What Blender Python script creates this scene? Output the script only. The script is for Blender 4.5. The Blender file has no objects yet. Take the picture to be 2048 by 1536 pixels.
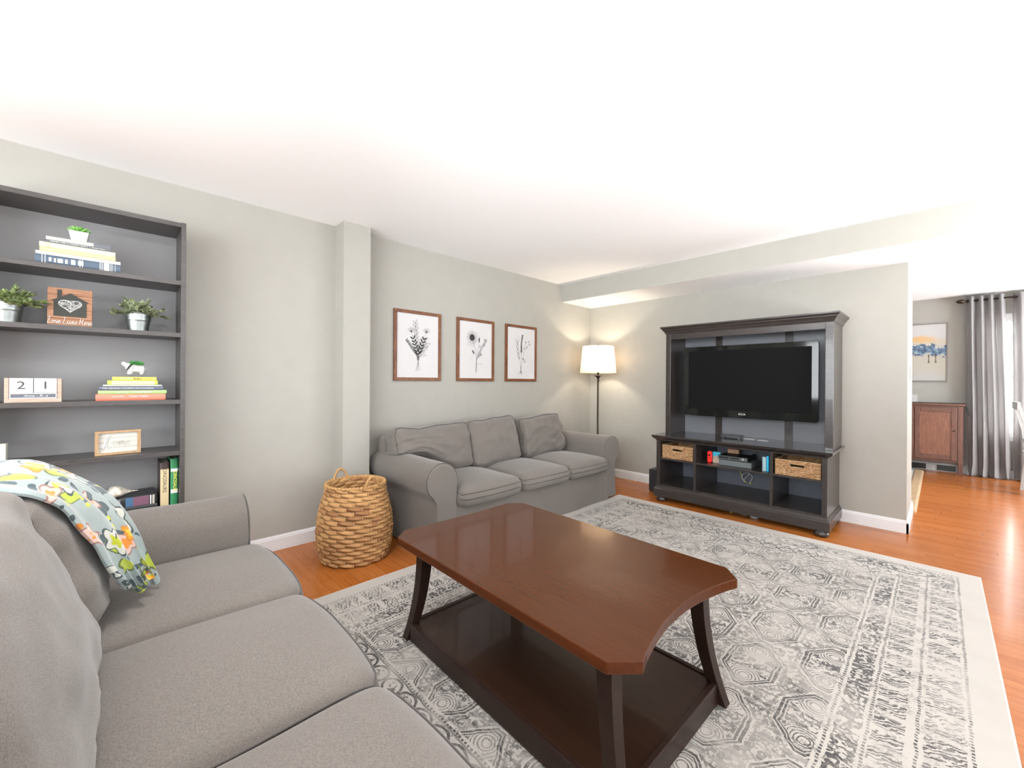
import bpy, bmesh, math, random
import numpy as np
from mathutils import Vector, Matrix, noise
PI = math.pi
SC = bpy.context.scene
COL = SC.collection
random.seed(7)

# ------------------------------------------------------------------ camera, world, light, exposure
FPX, CX, CY, CAMH, TH, ROLL = 825.5, 1024.0, 762.5, 1.225, 0.8036, 0.0066
_c, _s = math.cos(TH), math.sin(TH)
_R = Vector((_c, _s, 0)); _F = Vector((-_s, _c, 0)); _U = Vector((0, 0, 1))
_r = _R * math.cos(ROLL) + _U * math.sin(ROLL)
_u = _U * math.cos(ROLL) - _R * math.sin(ROLL)
cam = bpy.data.cameras.new('camera'); cam_ob = bpy.data.objects.new('camera', cam); COL.objects.link(cam_ob)
cam.sensor_width = 36.0; cam.sensor_fit = 'HORIZONTAL'; cam.lens = FPX / 2048 * 36.0
cam.shift_x = 0.0; cam.shift_y = (CY - 768.0) / 2048.0 * 1.0
cam.clip_start = 0.02; cam.clip_end = 100
m = Matrix.Identity(4)
for i, v in enumerate((_r, _u, -_F)):
    for j in range(3): m[j][i] = v[j]
m[0][3], m[1][3], m[2][3] = 0, 0, CAMH
cam_ob.matrix_world = m
SC.camera = cam_ob

SC.view_settings.view_transform = 'Standard'; SC.view_settings.look = 'None'
SC.view_settings.gamma = 1.0; SC.view_settings.use_curve_mapping = False
SC.view_settings.exposure = 0.44

w = bpy.data.worlds.new('daylight'); SC.world = w; w.use_nodes = True
bgn = w.node_tree.nodes['Background']; bgn.inputs[0].default_value = (0.93, 0.97, 1.0, 1); bgn.inputs[1].default_value = 2.2

def area(name, loc, direction, sx, sy, power, color=(1, 1, 1)):
    l = bpy.data.lights.new(name, 'AREA'); l.shape = 'RECTANGLE'; l.size = sx; l.size_y = sy
    l.energy = power; l.color = color
    o = bpy.data.objects.new(name, l); COL.objects.link(o); o.location = loc
    o.rotation_euler = Vector(direction).to_track_quat('-Z', 'Y').to_euler()
    return o
# daylight entering at the windows behind, beside and beyond the camera
area('window_daylight_back', (-0.6, -2.52, 1.45), (0, 1, 0.30), 3.0, 1.5, 150, (0.93, 0.975, 1.01))
area('window_daylight_right', (2.62, 1.2, 1.45), (-1, 0, 0.75), 3.2, 1.5, 52, (0.93, 0.975, 1.01))
area('window_daylight_dining', (2.62, 6.7, 1.5), (-1, 0, 0.35), 2.2, 1.6, 150, (0.93, 0.97, 1.01))
area('window_daylight_far', (0.85, 8.75, 1.35), (0, -1, -0.05), 1.3, 1.7, 80, (0.95, 0.98, 1.0))

# unseen fill lamp added under the ceiling to brighten the near floor
area('ceiling_fill', (-1.35, 0.08, 2.415), (0.0, 0.15, -1), 0.30, 0.30, 16, (0.98, 0.985, 1.0))
# bounce lamps added out of view to brighten the ceiling
area('bounce_fill', (-0.5, -1.0, 1.6), (-0.15, 0.35, 1), 0.8, 0.8, 30, (0.93, 0.97, 1.01))
area('bounce_fill_side', (1.0, 3.3, 1.25), (-0.35, 0.05, 1), 0.5, 0.5, 42, (0.93, 0.97, 1.01))  # added at the right to lift the far ceiling

_l = bpy.data.lights.new('far_ceiling_spot', 'SPOT'); _l.energy = 280; _l.color = (0.94, 0.975, 1.0); _l.spot_size = math.radians(62); _l.spot_blend = 1.0; _l.shadow_soft_size = .3  # unseen spot added to brighten the far ceiling and corner
_o = bpy.data.objects.new('far_ceiling_spot', _l); COL.objects.link(_o); _o.location = (0.1, -0.5, 1.75)
_o.rotation_euler = Vector((-2.35, 4.1, 0.50)).to_track_quat('-Z', 'Y').to_euler()

H = 2.437; XA = -3.311; YB = 4.677; XE = -0.186; YR = 5.5; YF = 8.40; XR = 2.70; YK = -2.60

# ------------------------------------------------------------------ node expressions
class V:
    def __init__(s, nt, v): s.nt, s.v = nt, v
    def _op(s, op, *a):
        n = s.nt.nodes.new('ShaderNodeMath'); n.operation = op
        for i, x in enumerate((s,) + a):
            x = x.v if isinstance(x, V) else x
            if isinstance(x, (int, float)): n.inputs[i].default_value = x
            else: s.nt.links.new(x, n.inputs[i])
        return V(s.nt, n.outputs[0])
    def __add__(s, o): return s._op('ADD', o)
    __radd__ = __add__
    def __mul__(s, o): return s._op('MULTIPLY', o)
    __rmul__ = __mul__
    def __sub__(s, o): return s._op('SUBTRACT', o)
    def __rsub__(s, o): return (s * -1.0) + o
    def __truediv__(s, o): return s._op('DIVIDE', o)
    def sin(s): return s._op('SINE')
    def abs(s): return s._op('ABSOLUTE')
    def fl(s): return s._op('FLOOR')
    def fr(s): return s._op('FRACT')
    def mod(s, o): return s._op('FLOORED_MODULO', o)
    def sq(s): return s._op('SQRT')
    def mn(s, o): return s._op('MINIMUM', o)
    def mx(s, o): return s._op('MAXIMUM', o)
    def gt(s, o): return s._op('GREATER_THAN', o)
    def lt(s, o): return s._op('LESS_THAN', o)
    def inr(s, a, b): return s.gt(a) * s.lt(b)
    def clamp(s): return s.mx(0.0).mn(1.0)
    def ss(s, a, b):
        n = s.nt.nodes.new('ShaderNodeMapRange'); n.interpolation_type = 'SMOOTHSTEP'
        s.nt.links.new(s.v, n.inputs[0]); n.inputs[1].default_value = a; n.inputs[2].default_value = b
        return V(s.nt, n.outputs[0])

class Mat:
    def __init__(s, name, color=(.5, .5, .5), rough=.5, **k):
        s.m = bpy.data.materials.new(name); s.m.use_nodes = True; s.nt = s.m.node_tree
        s.b = s.nt.nodes['Principled BSDF']
        s.set(color=color, rough=rough, **k)
    def inp(s, name, v):
        i = s.b.inputs[name]
        if isinstance(v, V): s.nt.links.new(v.v, i)
        elif isinstance(v, bpy.types.NodeSocket): s.nt.links.new(v, i)
        elif isinstance(v, (tuple, list)): i.default_value = (*v, 1) if len(v) == 3 else v
        else: i.default_value = v
    def set(s, color=None, rough=None, metal=None, spec=None, coat=None, coat_rough=None, sheen=None, trans=None, emis=None, estr=None, alpha=None, sub=None):
        for n, v in (('Base Color', color), ('Roughness', rough), ('Metallic', metal), ('Specular IOR Level', spec), ('Coat Weight', coat),
                     ('Coat Roughness', coat_rough), ('Sheen Weight', sheen), ('Transmission Weight', trans), ('Emission Color', emis),
                     ('Emission Strength', estr), ('Alpha', alpha), ('Subsurface Weight', sub)):
            if v is not None: s.inp(n, v)
        return s
    def n(s, t, **k):
        n = s.nt.nodes.new(t)
        for a, b in k.items(): setattr(n, a, b)
        return n
    def coord(s, kind='Object'):
        if not hasattr(s, '_tc'): s._tc = s.n('ShaderNodeTexCoord')
        return s._tc.outputs[kind]
    def xyz(s, kind='Object', sock=None):
        n = s.n('ShaderNodeSeparateXYZ'); s.nt.links.new(sock or s.coord(kind), n.inputs[0])
        return [V(s.nt, o) for o in n.outputs]
    def vec(s, x, y, z=0.0):
        n = s.n('ShaderNodeCombineXYZ')
        for i, v in enumerate((x, y, z)):
            if isinstance(v, V): s.nt.links.new(v.v, n.inputs[i])
            else: n.inputs[i].default_value = v
        return n.outputs[0]
    def scaled(s, sc, kind='Object', rot=(0, 0, 0), loc=(0, 0, 0)):
        n = s.n('ShaderNodeMapping'); s.nt.links.new(s.coord(kind), n.inputs[0])
        n.inputs['Scale'].default_value = sc if isinstance(sc, tuple) else (sc,) * 3
        n.inputs['Rotation'].default_value = rot; n.inputs['Location'].default_value = loc
        return n.outputs[0]
    def noise(s, vec, scale=5, detail=3, rough=.5, dist=0, color=False):
        n = s.n('ShaderNodeTexNoise'); s.nt.links.new(vec, n.inputs['Vector'])
        n.inputs['Scale'].default_value = scale; n.inputs['Detail'].default_value = detail
        n.inputs['Roughness'].default_value = rough; n.inputs['Distortion'].default_value = dist
        return n.outputs['Color'] if color else V(s.nt, n.outputs[0])
    def vor(s, vec, scale=5, feature='F1', rnd=1.0, out='Distance'):
        n = s.n('ShaderNodeTexVoronoi'); n.feature = feature; s.nt.links.new(vec, n.inputs['Vector'])
        n.inputs['Scale'].default_value = scale; n.inputs['Randomness'].default_value = rnd
        o = n.outputs[out]
        return o if out in ('Color', 'Position') else V(s.nt, o)
    def mix(s, f, a, b):
        n = s.n('ShaderNodeMix'); n.data_type = 'RGBA'
        if isinstance(f, V): s.nt.links.new(f.v, n.inputs[0])
        else: n.inputs[0].default_value = f
        for i, c in ((6, a), (7, b)):
            if isinstance(c, bpy.types.NodeSocket): s.nt.links.new(c, n.inputs[i])
            else: n.inputs[i].default_value = (*c, 1) if len(c) == 3 else c
        return n.outputs[2]
    def bump(s, h, strength=.3, dist=.01):
        n = s.n('ShaderNodeBump'); n.inputs['Strength'].default_value = strength; n.inputs['Distance'].default_value = dist
        s.nt.links.new(h.v if isinstance(h, V) else h, n.inputs['Height']); s.nt.links.new(n.outputs[0], s.b.inputs['Normal'])
        return s

def simple(name, c, rough=.5, **k): return Mat(name, c, rough, **k).m
def painted(name, c, rough=.6, amt=.04, **k):
    M = Mat(name, c, rough, **k)
    f = M.noise(M.scaled(1.0), 9, 3)
    M.set(color=M.mix(f, tuple(x * (1 - amt) for x in c), tuple(min(1, x * (1 + amt)) for x in c)))
    M.bump(M.noise(M.scaled(1.0), 260, 2), .06, .002)
    return M.m
def wood(name, c1, c2, rough=.35, scale=(1, 14, 14), coat=0.0, spec=.5):
    M = Mat(name, c1, rough, coat=coat, spec=spec)
    f = M.noise(M.scaled(scale), 4, 6, .6, 1.2)
    M.set(color=M.mix(f.ss(.3, .7), c1, c2))
    return M.m
def fabric(name, c1, c2, scale=1.0):
    M = Mat(name, c1, .95, sheen=.25, spec=.15)
    cs = M.scaled(1.0)
    w1 = M.noise(M.scaled((900 * scale, 900 * scale, 220 * scale)), 1, 2)
    w2 = M.noise(M.scaled((230 * scale, 230 * scale, 900 * scale)), 1, 2)
    f = ((w1 + w2) * .5).ss(.33, .67) * .75 + M.noise(cs, 3, 2) * .25
    M.set(color=M.mix(f, c1, c2))
    M.bump((w1 + w2) * .5, .25, .0015)
    return M.m

M_WALL = painted('wall_paint', (.362, .350, .311), .75)
M_CEIL = painted('ceiling_paint', (.95, .95, .95), .85, .01)
M_TRIM = painted('trim_paint', (.70, .70, .70), .4, .02)
M_WHITE = painted('white_gloss', (.50, .50, .485), .35, .02)
M_SOFA = fabric('grey_slipcover', (.106, .094, .082), (.208, .187, .166))
M_PIPE = fabric('grey_piping', (.060, .053, .048), (.105, .096, .088))
M_BLACKWOOD = wood('black_brown_wood', (.030, .024, .022), (.052, .043, .040), .38, (6, 1.5, 30))
M_CASEBACK = painted('bookcase_back_panel', (.22, .216, .218), .5)  # lighter than the boards: flash glare put into the panel colour
M_CASE = wood('bookcase_laminate', (.040, .035, .032), (.070, .063, .060), .36, (30, 3, 30))
M_TABLE = None
M_DARK = simple('dark_void', (.012, .012, .012), .6)
M_BLACK = simple('black_plastic', (.015, .015, .016), .3)
M_PAPER = painted('white_paper', (.56, .55, .545), .8, .02)
M_INK = simple('ink', (.03, .028, .03), .8)
M_BRONZE = painted('bronze_metal', (.045, .028, .018), .4, .2, metal=.6)
M_CREAM = painted('page_block', (.50, .47, .39), .9, .08)

def hardwood():
    M = Mat('hardwood_floor', (.4, .15, .05), .26, coat=.08, coat_rough=.1, spec=.28)
    x, y, z = M.xyz()
    pw = .057
    row = (y / pw).fl()
    rnd = (row * 12.9898).sin() * 43758.5; rnd = rnd.fr()
    xo = x / 1.1 + rnd * 7.3
    pl = xo.fl()
    r2 = ((row * 78.233 + pl * 37.719).sin() * 43758.5).fr()
    gap = ((y / pw).fr() - .5).abs().gt(.484).mx((xo.fr() - .5).abs().gt(.4988))
    g = M.noise(M.vec(x * 2.0 + r2 * 31.0, y * 38.0, r2 * 9.0), 3, 6, .62, .8)
    big = M.noise(M.scaled(1.0), .8, 2)
    c = M.mix(g.ss(.25, .75), (.29, .078, .010), (.47, .150, .028))
    c = M.mix(r2 * .55, c, (.50, .18, .046))
    c = M.mix(big.ss(.4, .7) * .3, c, (.26, .070, .014))
    c = M.mix(gap * .6, c, (.07, .022, .008))
    M.set(color=c, rough=g * .1 + .2)
    M.bump(gap * -1.0 + g * .08, .15, .002)
    return M.m
M_FLOOR = hardwood()

# ------------------------------------------------------------------ mesh helpers
class MB:
    def __init__(s): s.v = []; s.f = []; s.uv = None; s.sm = []
    def add(s, vs, fs, smooth=False):
        o = len(s.v); s.v += [tuple(v) for v in vs]; s.f += [tuple(i + o for i in f) for f in fs]; s.sm += [smooth] * len(fs); return s
    def box(s, x0, y0, z0, x1, y1, z1, R=None):
        vs = [(x, y, z) for x in (x0, x1) for y in (y0, y1) for z in (z0, z1)]
        if R: vs = [R @ Vector(v) for v in vs]
        return s.add(vs, [(0, 1, 3, 2), (4, 6, 7, 5), (0, 4, 5, 1), (2, 3, 7, 6), (0, 2, 6, 4), (1, 5, 7, 3)])
    def prism(s, pts, z0, z1, ax=2, smooth=False):
        n = len(pts)
        def P(p, z):
            return (p[0], p[1], z) if ax == 2 else ((p[0], z, p[1]) if ax == 1 else (z, p[0], p[1]))
        vs = [P(p, z0) for p in pts] + [P(p, z1) for p in pts]
        fs = [(i, (i + 1) % n, (i + 1) % n + n, i + n) for i in range(n)]
        o = len(s.v); s.add(vs, fs, smooth)
        s.add([], []); s.f += [tuple(o + i for i in range(n))[::-1], tuple(o + n + i for i in range(n))]; s.sm += [False, False]
        return s
    def lathe(s, prof, n=32, c=(0, 0, 0), cap=True, smooth=True):
        vs = []; k = len(prof)
        for i in range(n):
            a = 2 * PI * i / n
            for r, z in prof: vs.append((c[0] + r * math.cos(a), c[1] + r * math.sin(a), c[2] + z))
        fs = [(i * k + j, ((i + 1) % n) * k + j, ((i + 1) % n) * k + j + 1, i * k + j + 1) for i in range(n) for j in range(k - 1)]
        s.add(vs, fs, smooth)
        return s
    def tube(s, pts, r, n=8, closed=False, smooth=True):
        pts = [Vector(p) for p in pts]; k = len(pts); vs = []
        up = None
        for i, p in enumerate(pts):
            a = pts[i - 1] if (i > 0 or closed) else p; b = pts[(i + 1) % k] if (i < k - 1 or closed) else p
            t = (b - a)
            t = t.normalized() if t.length > 1e-9 else Vector((0, 0, 1))
            if up is None: up = t.orthogonal().normalized()
            up = (up - t * up.dot(t)); up = up.normalized() if up.length > 1e-6 else t.orthogonal().normalized()
            q = t.cross(up); rr = r[i] if isinstance(r, (list, tuple)) else r
            for j in range(n):
                an = 2 * PI * j / n; vs.append(p + (up * math.cos(an) + q * math.sin(an)) * rr)
        fs = []
        for i in range(k if closed else k - 1):
            for j in range(n):
                a, b = i * n + j, i * n + (j + 1) % n; c, d = ((i + 1) % k) * n + (j + 1) % n, ((i + 1) % k) * n + j
                fs.append((a, b, c, d))
        if not closed:
            fs.append(tuple(range(n))[::-1]); fs.append(tuple((k - 1) * n + j for j in range(n)))
        return s.add(vs, fs, smooth)
    def grid(s, fn, nu, nv, closed_u=False, smooth=True, uvfn=None):
        vs = []; 
        for i in range(nu + (0 if closed_u else 1)):
            for j in range(nv + 1): vs.append(fn(i / nu, j / nv))
        k = nv + 1; N = nu if closed_u else nu + 1
        fs = [(i * k + j, ((i + 1) % N) * k + j, ((i + 1) % N) * k + j + 1, i * k + j + 1) for i in range(nu) for j in range(nv)]
        return s.add(vs, fs, smooth)
    def sphere(s, c, r, n=16, m=10):
        rx, ry, rz = r if isinstance(r, tuple) else (r, r, r)
        vs = [(c[0], c[1], c[2] - rz)]
        for j in range(1, m):
            b = -PI / 2 + PI * j / m
            for i in range(n):
                a = 2 * PI * i / n; vs.append((c[0] + rx * math.cos(b) * math.cos(a), c[1] + ry * math.cos(b) * math.sin(a), c[2] + rz * math.sin(b)))
        vs.append((c[0], c[1], c[2] + rz)); L = len(vs) - 1
        fs = [(0, 1 + (i + 1) % n, 1 + i) for i in range(n)]
        for j in range(m - 2):
            for i in range(n):
                a, b = 1 + j * n + i, 1 + j * n + (i + 1) % n; fs.append((a, b, b + n, a + n))
        o = 1 + (m - 2) * n
        fs += [(o + i, o + (i + 1) % n, L) for i in range(n)]
        return s.add(vs, fs, True)
    def rbox(s, half, r, n, fn=None, cen=(0, 0, 0)):
        h = np.array(half, float); r = min(r, *half)
        idx = {}; vs = []
        def vert(q):
            key = tuple(np.round(q, 6))
            if key in idx: return idx[key]
            inner = np.clip(q, -(h - r), h - r); d = q - inner; L = np.linalg.norm(d)
            p = inner + (d / L * r if L > 1e-9 else 0)
            p = (fn(p, q / h) if fn else p)
            idx[key] = len(vs); vs.append((p[0] + cen[0], p[1] + cen[1], p[2] + cen[2])); return idx[key]
        def par(k, hh):
            e = min(.9, r / hh); ne = max(4, n[k] // 4); nm = n[k]
            a = np.concatenate([np.linspace(-1, -1 + e, ne + 1)[:-1], np.linspace(-1 + e, 1 - e, nm + 1), np.linspace(1 - e, 1, ne + 1)[1:]]) if e < .89 else np.linspace(-1, 1, nm + 2 * ne + 1)
            return a * hh
        P = [par(k, h[k]) for k in range(3)]
        fs = []
        for ax in range(3):
            u, v = [(1, 2), (2, 0), (0, 1)][ax]
            for sg in (-1, 1):
                for i in range(len(P[u]) - 1):
                    for j in range(len(P[v]) - 1):
                        ids = []
                        for a, b in ((i, j), (i + 1, j), (i + 1, j + 1), (i, j + 1)):
                            q = np.zeros(3); q[ax] = sg * h[ax]; q[u] = P[u][a]; q[v] = P[v][b]; ids.append(vert(q))
                        if len(set(ids)) < 3: continue
                        fs.append(tuple(ids if sg > 0 else ids[::-1]))
        return s.add(vs, fs, True)
    def xf(s, M):
        s.v = [tuple(M @ Vector(v)) for v in s.v]; return s
    def shift(s, d): s.v = [(v[0] + d[0], v[1] + d[1], v[2] + d[2]) for v in s.v]; return s
    def mesh(s, name):
        me = bpy.data.meshes.new(name); me.from_pydata(s.v, [], s.f)
        me.polygons.foreach_set('use_smooth', s.sm)
        if s.uv:
            ul = me.uv_layers.new(name='UVMap')
            for lp in me.loops: ul.data[lp.index].uv = s.uv[lp.vertex_index]
        me.update(); return me

def bld(name, mb, mat, parent=None, bevel=0, label=None, cat=None, group=None, kind=None, loc=None, normals=False, seg=2):
    me = mb.mesh(name) if isinstance(mb, MB) else mb
    for mm in (mat if isinstance(mat, (list, tuple)) else [mat]): me.materials.append(mm)
    if normals:
        b = bmesh.new(); b.from_mesh(me); bmesh.ops.recalc_face_normals(b, faces=b.faces); b.to_mesh(me); b.free()
    o = bpy.data.objects.new(name, me); COL.objects.link(o)
    if parent: o.parent = parent
    if loc: o.location = loc
    if bevel:
        md = o.modifiers.new('bevel', 'BEVEL'); md.width = bevel; md.segments = seg; md.limit_method = 'ANGLE'; md.harden_normals = False
    if label: o['label'] = label
    if cat: o['category'] = cat
    if group: o['group'] = group
    if kind: o['kind'] = kind
    return o
def thing(name, label, cat, loc=(0, 0, 0), rz=0, group=None, rot=None):
    o = bpy.data.objects.new(name, None); COL.objects.link(o); o.location = loc; o.rotation_euler = rot or (0, 0, rz)
    o.empty_display_size = .05
    o['label'] = label; o['category'] = cat
    if group: o['group'] = group
    return o
def struct(name, mb, mat, bevel=0): return bld(name, mb, mat, kind='structure', bevel=bevel)
FX = Matrix(((0, 0, 1, 0), (1, 0, 0, 0), (0, 1, 0, 0), (0, 0, 0, 1)))      # drawing plane facing +x, reading along +y
FYm = Matrix(((1, 0, 0, 0), (0, 0, -1, 0), (0, 1, 0, 0), (0, 0, 0, 1)))    # drawing plane facing -y, reading along +x
def text(body, size, mat, parent, M, name='title', ext=.0002, shear=0, align='CENTER', wscale=1.0, space=1.0, loc2=(0, 0)):
    c = bpy.data.curves.new('t', 'FONT'); c.body = body; c.size = size; c.extrude = ext; c.shear = shear
    c.align_x = align; c.align_y = 'CENTER'; c.space_character = space; c.resolution_u = 3
    o = bpy.data.objects.new('t', c); COL.objects.link(o)
    bpy.context.view_layer.update()
    me = bpy.data.meshes.new_from_object(o.evaluated_get(bpy.context.evaluated_depsgraph_get()))
    bpy.data.objects.remove(o); bpy.data.curves.remove(c)
    me.transform(M @ Matrix.Translation((loc2[0], loc2[1], 0)) @ Matrix.Diagonal((wscale, 1, 1, 1)))
    me.materials.clear()
    return bld(name, me, mat, parent)
def ribbon(mb, pts, wd, z=0.0, taper=False):
    pts = [Vector((p[0], p[1])) for p in pts]; n = len(pts); vs = []
    for i, p in enumerate(pts):
        a = pts[max(0, i - 1)]; b = pts[min(n - 1, i + 1)]; t = (b - a); t = t.normalized() if t.length > 0 else Vector((1, 0))
        q = Vector((-t.y, t.x)) * (wd / 2 * (1 - .7 * i / n if taper else 1)); vs += [(p.x + q.x, p.y + q.y, z), (p.x - q.x, p.y - q.y, z)]
    mb.add(vs, [(2 * i, 2 * i + 1, 2 * i + 3, 2 * i + 2) for i in range(n - 1)])
def catmull(P, k=6):
    P = [Vector((*p, 0)) if len(p) == 2 else Vector(p) for p in P]; out = []
    for i in range(len(P) - 1):
        a, b, c, d = P[max(0, i - 1)], P[i], P[i + 1], P[min(len(P) - 1, i + 2)]
        for j in range(k):
            t = j / k; out.append(.5 * ((2 * b) + (c - a) * t + (2 * a - 5 * b + 4 * c - d) * t * t + (-a + 3 * b - 3 * c + d) * t ** 3))
    out.append(P[-1]); return out
def leafshape(mb, x, y, ang, L, W, z=0.0, outline=0):
    pts = []
    for i in range(9):
        t = i / 8; wv = W / 2 * math.sin(PI * t) ** .8; pts.append((t * L, wv))
    for i in range(7, 0, -1):
        t = i / 8; wv = W / 2 * math.sin(PI * t) ** .8; pts.append((t * L, -wv))
    c, s_ = math.cos(ang), math.sin(ang)
    P = [(x + px * c - py * s_, y + px * s_ + py * c) for px, py in pts]
    if outline:
        ribbon(mb, P + [P[0]], outline, z)
    else:
        mb.add([(px, py, z) for px, py in P], [tuple(range(len(P)))])

# ------------------------------------------------------------------ the setting
def wall_y(name, x0, x1, y, t, openings, mat=M_WALL, h=H):
    mb = MB(); xs = x0
    for (a, b, z0, z1) in sorted(openings):
        mb.box(xs, y, 0, a, y + t, h); mb.box(a, y, 0, b, y + t, z0); mb.box(a, y, z1, b, y + t, h); xs = b
    mb.box(xs, y, 0, x1, y + t, h); return struct(name, mb, mat)
def wall_x(name, y0, y1, x, t, openings, mat=M_WALL, h=H):
    mb = MB(); ys = y0
    for (a, b, z0, z1) in sorted(openings):
        mb.box(x, ys, 0, x + t, a, h); mb.box(x, a, 0, x + t, b, z0); mb.box(x, a, z1, x + t, b, h); ys = b
    mb.box(x, ys, 0, x + t, y1, h); return struct(name, mb, mat)
struct('floor', MB().box(XA - .12, YK - .12, -.05, XR + .12, YF + .12, 0), M_FLOOR)
struct('ceiling', MB().box(XA - .12, YK - .12, H, XR + .12, YF + .12, H + .08), M_CEIL)
wall_x('wall_left', YK, YF, XA - .12, .12, [])
wall_y('wall_rear', XA, XR, YK - .12, .12, [(-2.2, 1.0, .65, 2.2)])
wall_x('wall_right', YK, YF, XR, .12, [(-.4, 2.8, .65, 2.2), (5.6, 7.8, .3, 2.2)])
wall_y('wall_far', XA, XR, YF, .12, [(.40, 1.32, .55, 2.09)])
struct('wall_television', MB().box(XA, YB, 0, XE, YR, H), M_WALL)
struct('wall_pillar', MB().box(XA, 1.25, 0, -3.143, 1.462, H), M_WALL)
sof = MB().box(XA, 4.055, 2.2235, XR, 4.92, H)
so = struct('wall_soffit', sof, [M_WALL, M_CEIL]); so.data.polygons[4].material_index = 1
def base_prof(t=.014, h=.106): return [(0, 0), (t, 0), (t, h * .78), (t * .75, h * .82), (t * .75, h * .88), (t * .35, h * .96), (t * .3, h), (0, h)]
def base_along_y(name, x, y0, y1, sgn=1): return struct(name, MB().prism([(x + sgn * p[0], p[1]) for p in base_prof()], y0, y1, ax=1), M_TRIM)
def base_along_x(name, y, x0, x1, sgn=-1): return struct(name, MB().prism([(y + sgn * p[0], p[1]) for p in base_prof()], x0, x1, ax=0), M_TRIM)
base_along_y('baseboard_left', XA, YK, 1.25); base_along_y('baseboard_corner', XA, 1.462, YB)
pb = MB(); pb.prism([(-3.143 + p[0], p[1]) for p in base_prof()], 1.25 - .014, 1.462 + .014, ax=1); pb.prism([(1.25 - p[0], p[1]) for p in base_prof()], XA, -3.143 + .014, ax=0)
struct('baseboard_pillar', pb, M_TRIM)
base_along_x('baseboard_television', YB, XA, XE + .014); base_along_y('baseboard_return', XE, YB - .014, YR)
base_along_x('baseboard_far', YF, XA, XR)
# kitchen floor and its wooden threshold
M_TILE = painted('pale_vinyl', (.70, .69, .66), .35, .05)
struct('floor_kitchen', MB().box(XA, YR, 0, -.235, YF - .02, .012), M_TILE)
struct('trim_1', MB().prism([(-.245, .0), (-.245, .016), (-.232, .022), (-.170, .022), (-.150, .002), (-.150, 0)], YR - .01, YF - .25, ax=1), wood('threshold_wood', (.42, .28, .15), (.62, .47, .30), .3, (20, 2, 20)))

def window(name, axis, pos, a0, a1, z0, z1, inward):
    M = Mat(name + '_glass', (1, 1, 1), .02, trans=1.0); M.b.inputs['IOR'].default_value = 1.02
    r = bpy.data.objects.new(name, None); COL.objects.link(r); r['kind'] = 'structure'
    f = MB(); t = .045; mz = (z0 + z1) / 2
    def bx(mb, a, b, c, d, d0=-.03, d1=.03):
        lo, hi = sorted((pos + inward * -d0, pos + inward * -d1))
        if axis == 'y': mb.box(a, lo, c, b, hi, d)
        else: mb.box(lo, a, c, hi, b, d)
    bx(f, a0, a0 + t, z0, z1); bx(f, a1 - t, a1, z0, z1); bx(f, a0 + t, a1 - t, z0, z0 + t); bx(f, a0 + t, a1 - t, z1 - t, z1)
    bx(f, a0 + t, a1 - t, mz - .02, mz + .02, -.025, .025)
    n = max(1, round((a1 - a0) / .9))
    for i in range(1, n): x = a0 + (a1 - a0) * i / n; bx(f, x - .03, x + .03, z0 + t, z1 - t, -.027, .027)
    bld('window_frame', f, M_TRIM, r)
    g = MB(); bx(g, a0 + t, a1 - t, z0 + t, z1 - t, -.002, .002); bld('pane', g, M.m, r)
    c = MB(); k = .06
    def cs(a, b, cc, d):
        lo, hi = sorted((pos + inward * .06, pos + inward * .078))
        if axis == 'y': c.box(a, lo, cc, b, hi, d)
        else: c.box(lo, a, cc, hi, b, d)
    cs(a0 - k, a0, z0 - k, z1 + k); cs(a1, a1 + k, z0 - k, z1 + k); cs(a0, a1, z0 - k, z0); cs(a0, a1, z1, z1 + k)
    bld('casing', c, M_TRIM, r)
    return r
window('window_1', 'y', YF + .06, .40, 1.32, .55, 2.09, -1)
window('window_2', 'x', XR + .06, -.4, 2.8, .65, 2.2, -1)
window('window_3', 'x', XR + .06, 5.6, 7.8, .3, 2.2, -1)
window('window_4', 'y', YK - .06, -2.2, 1.0, .65, 2.2, 1)

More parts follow.
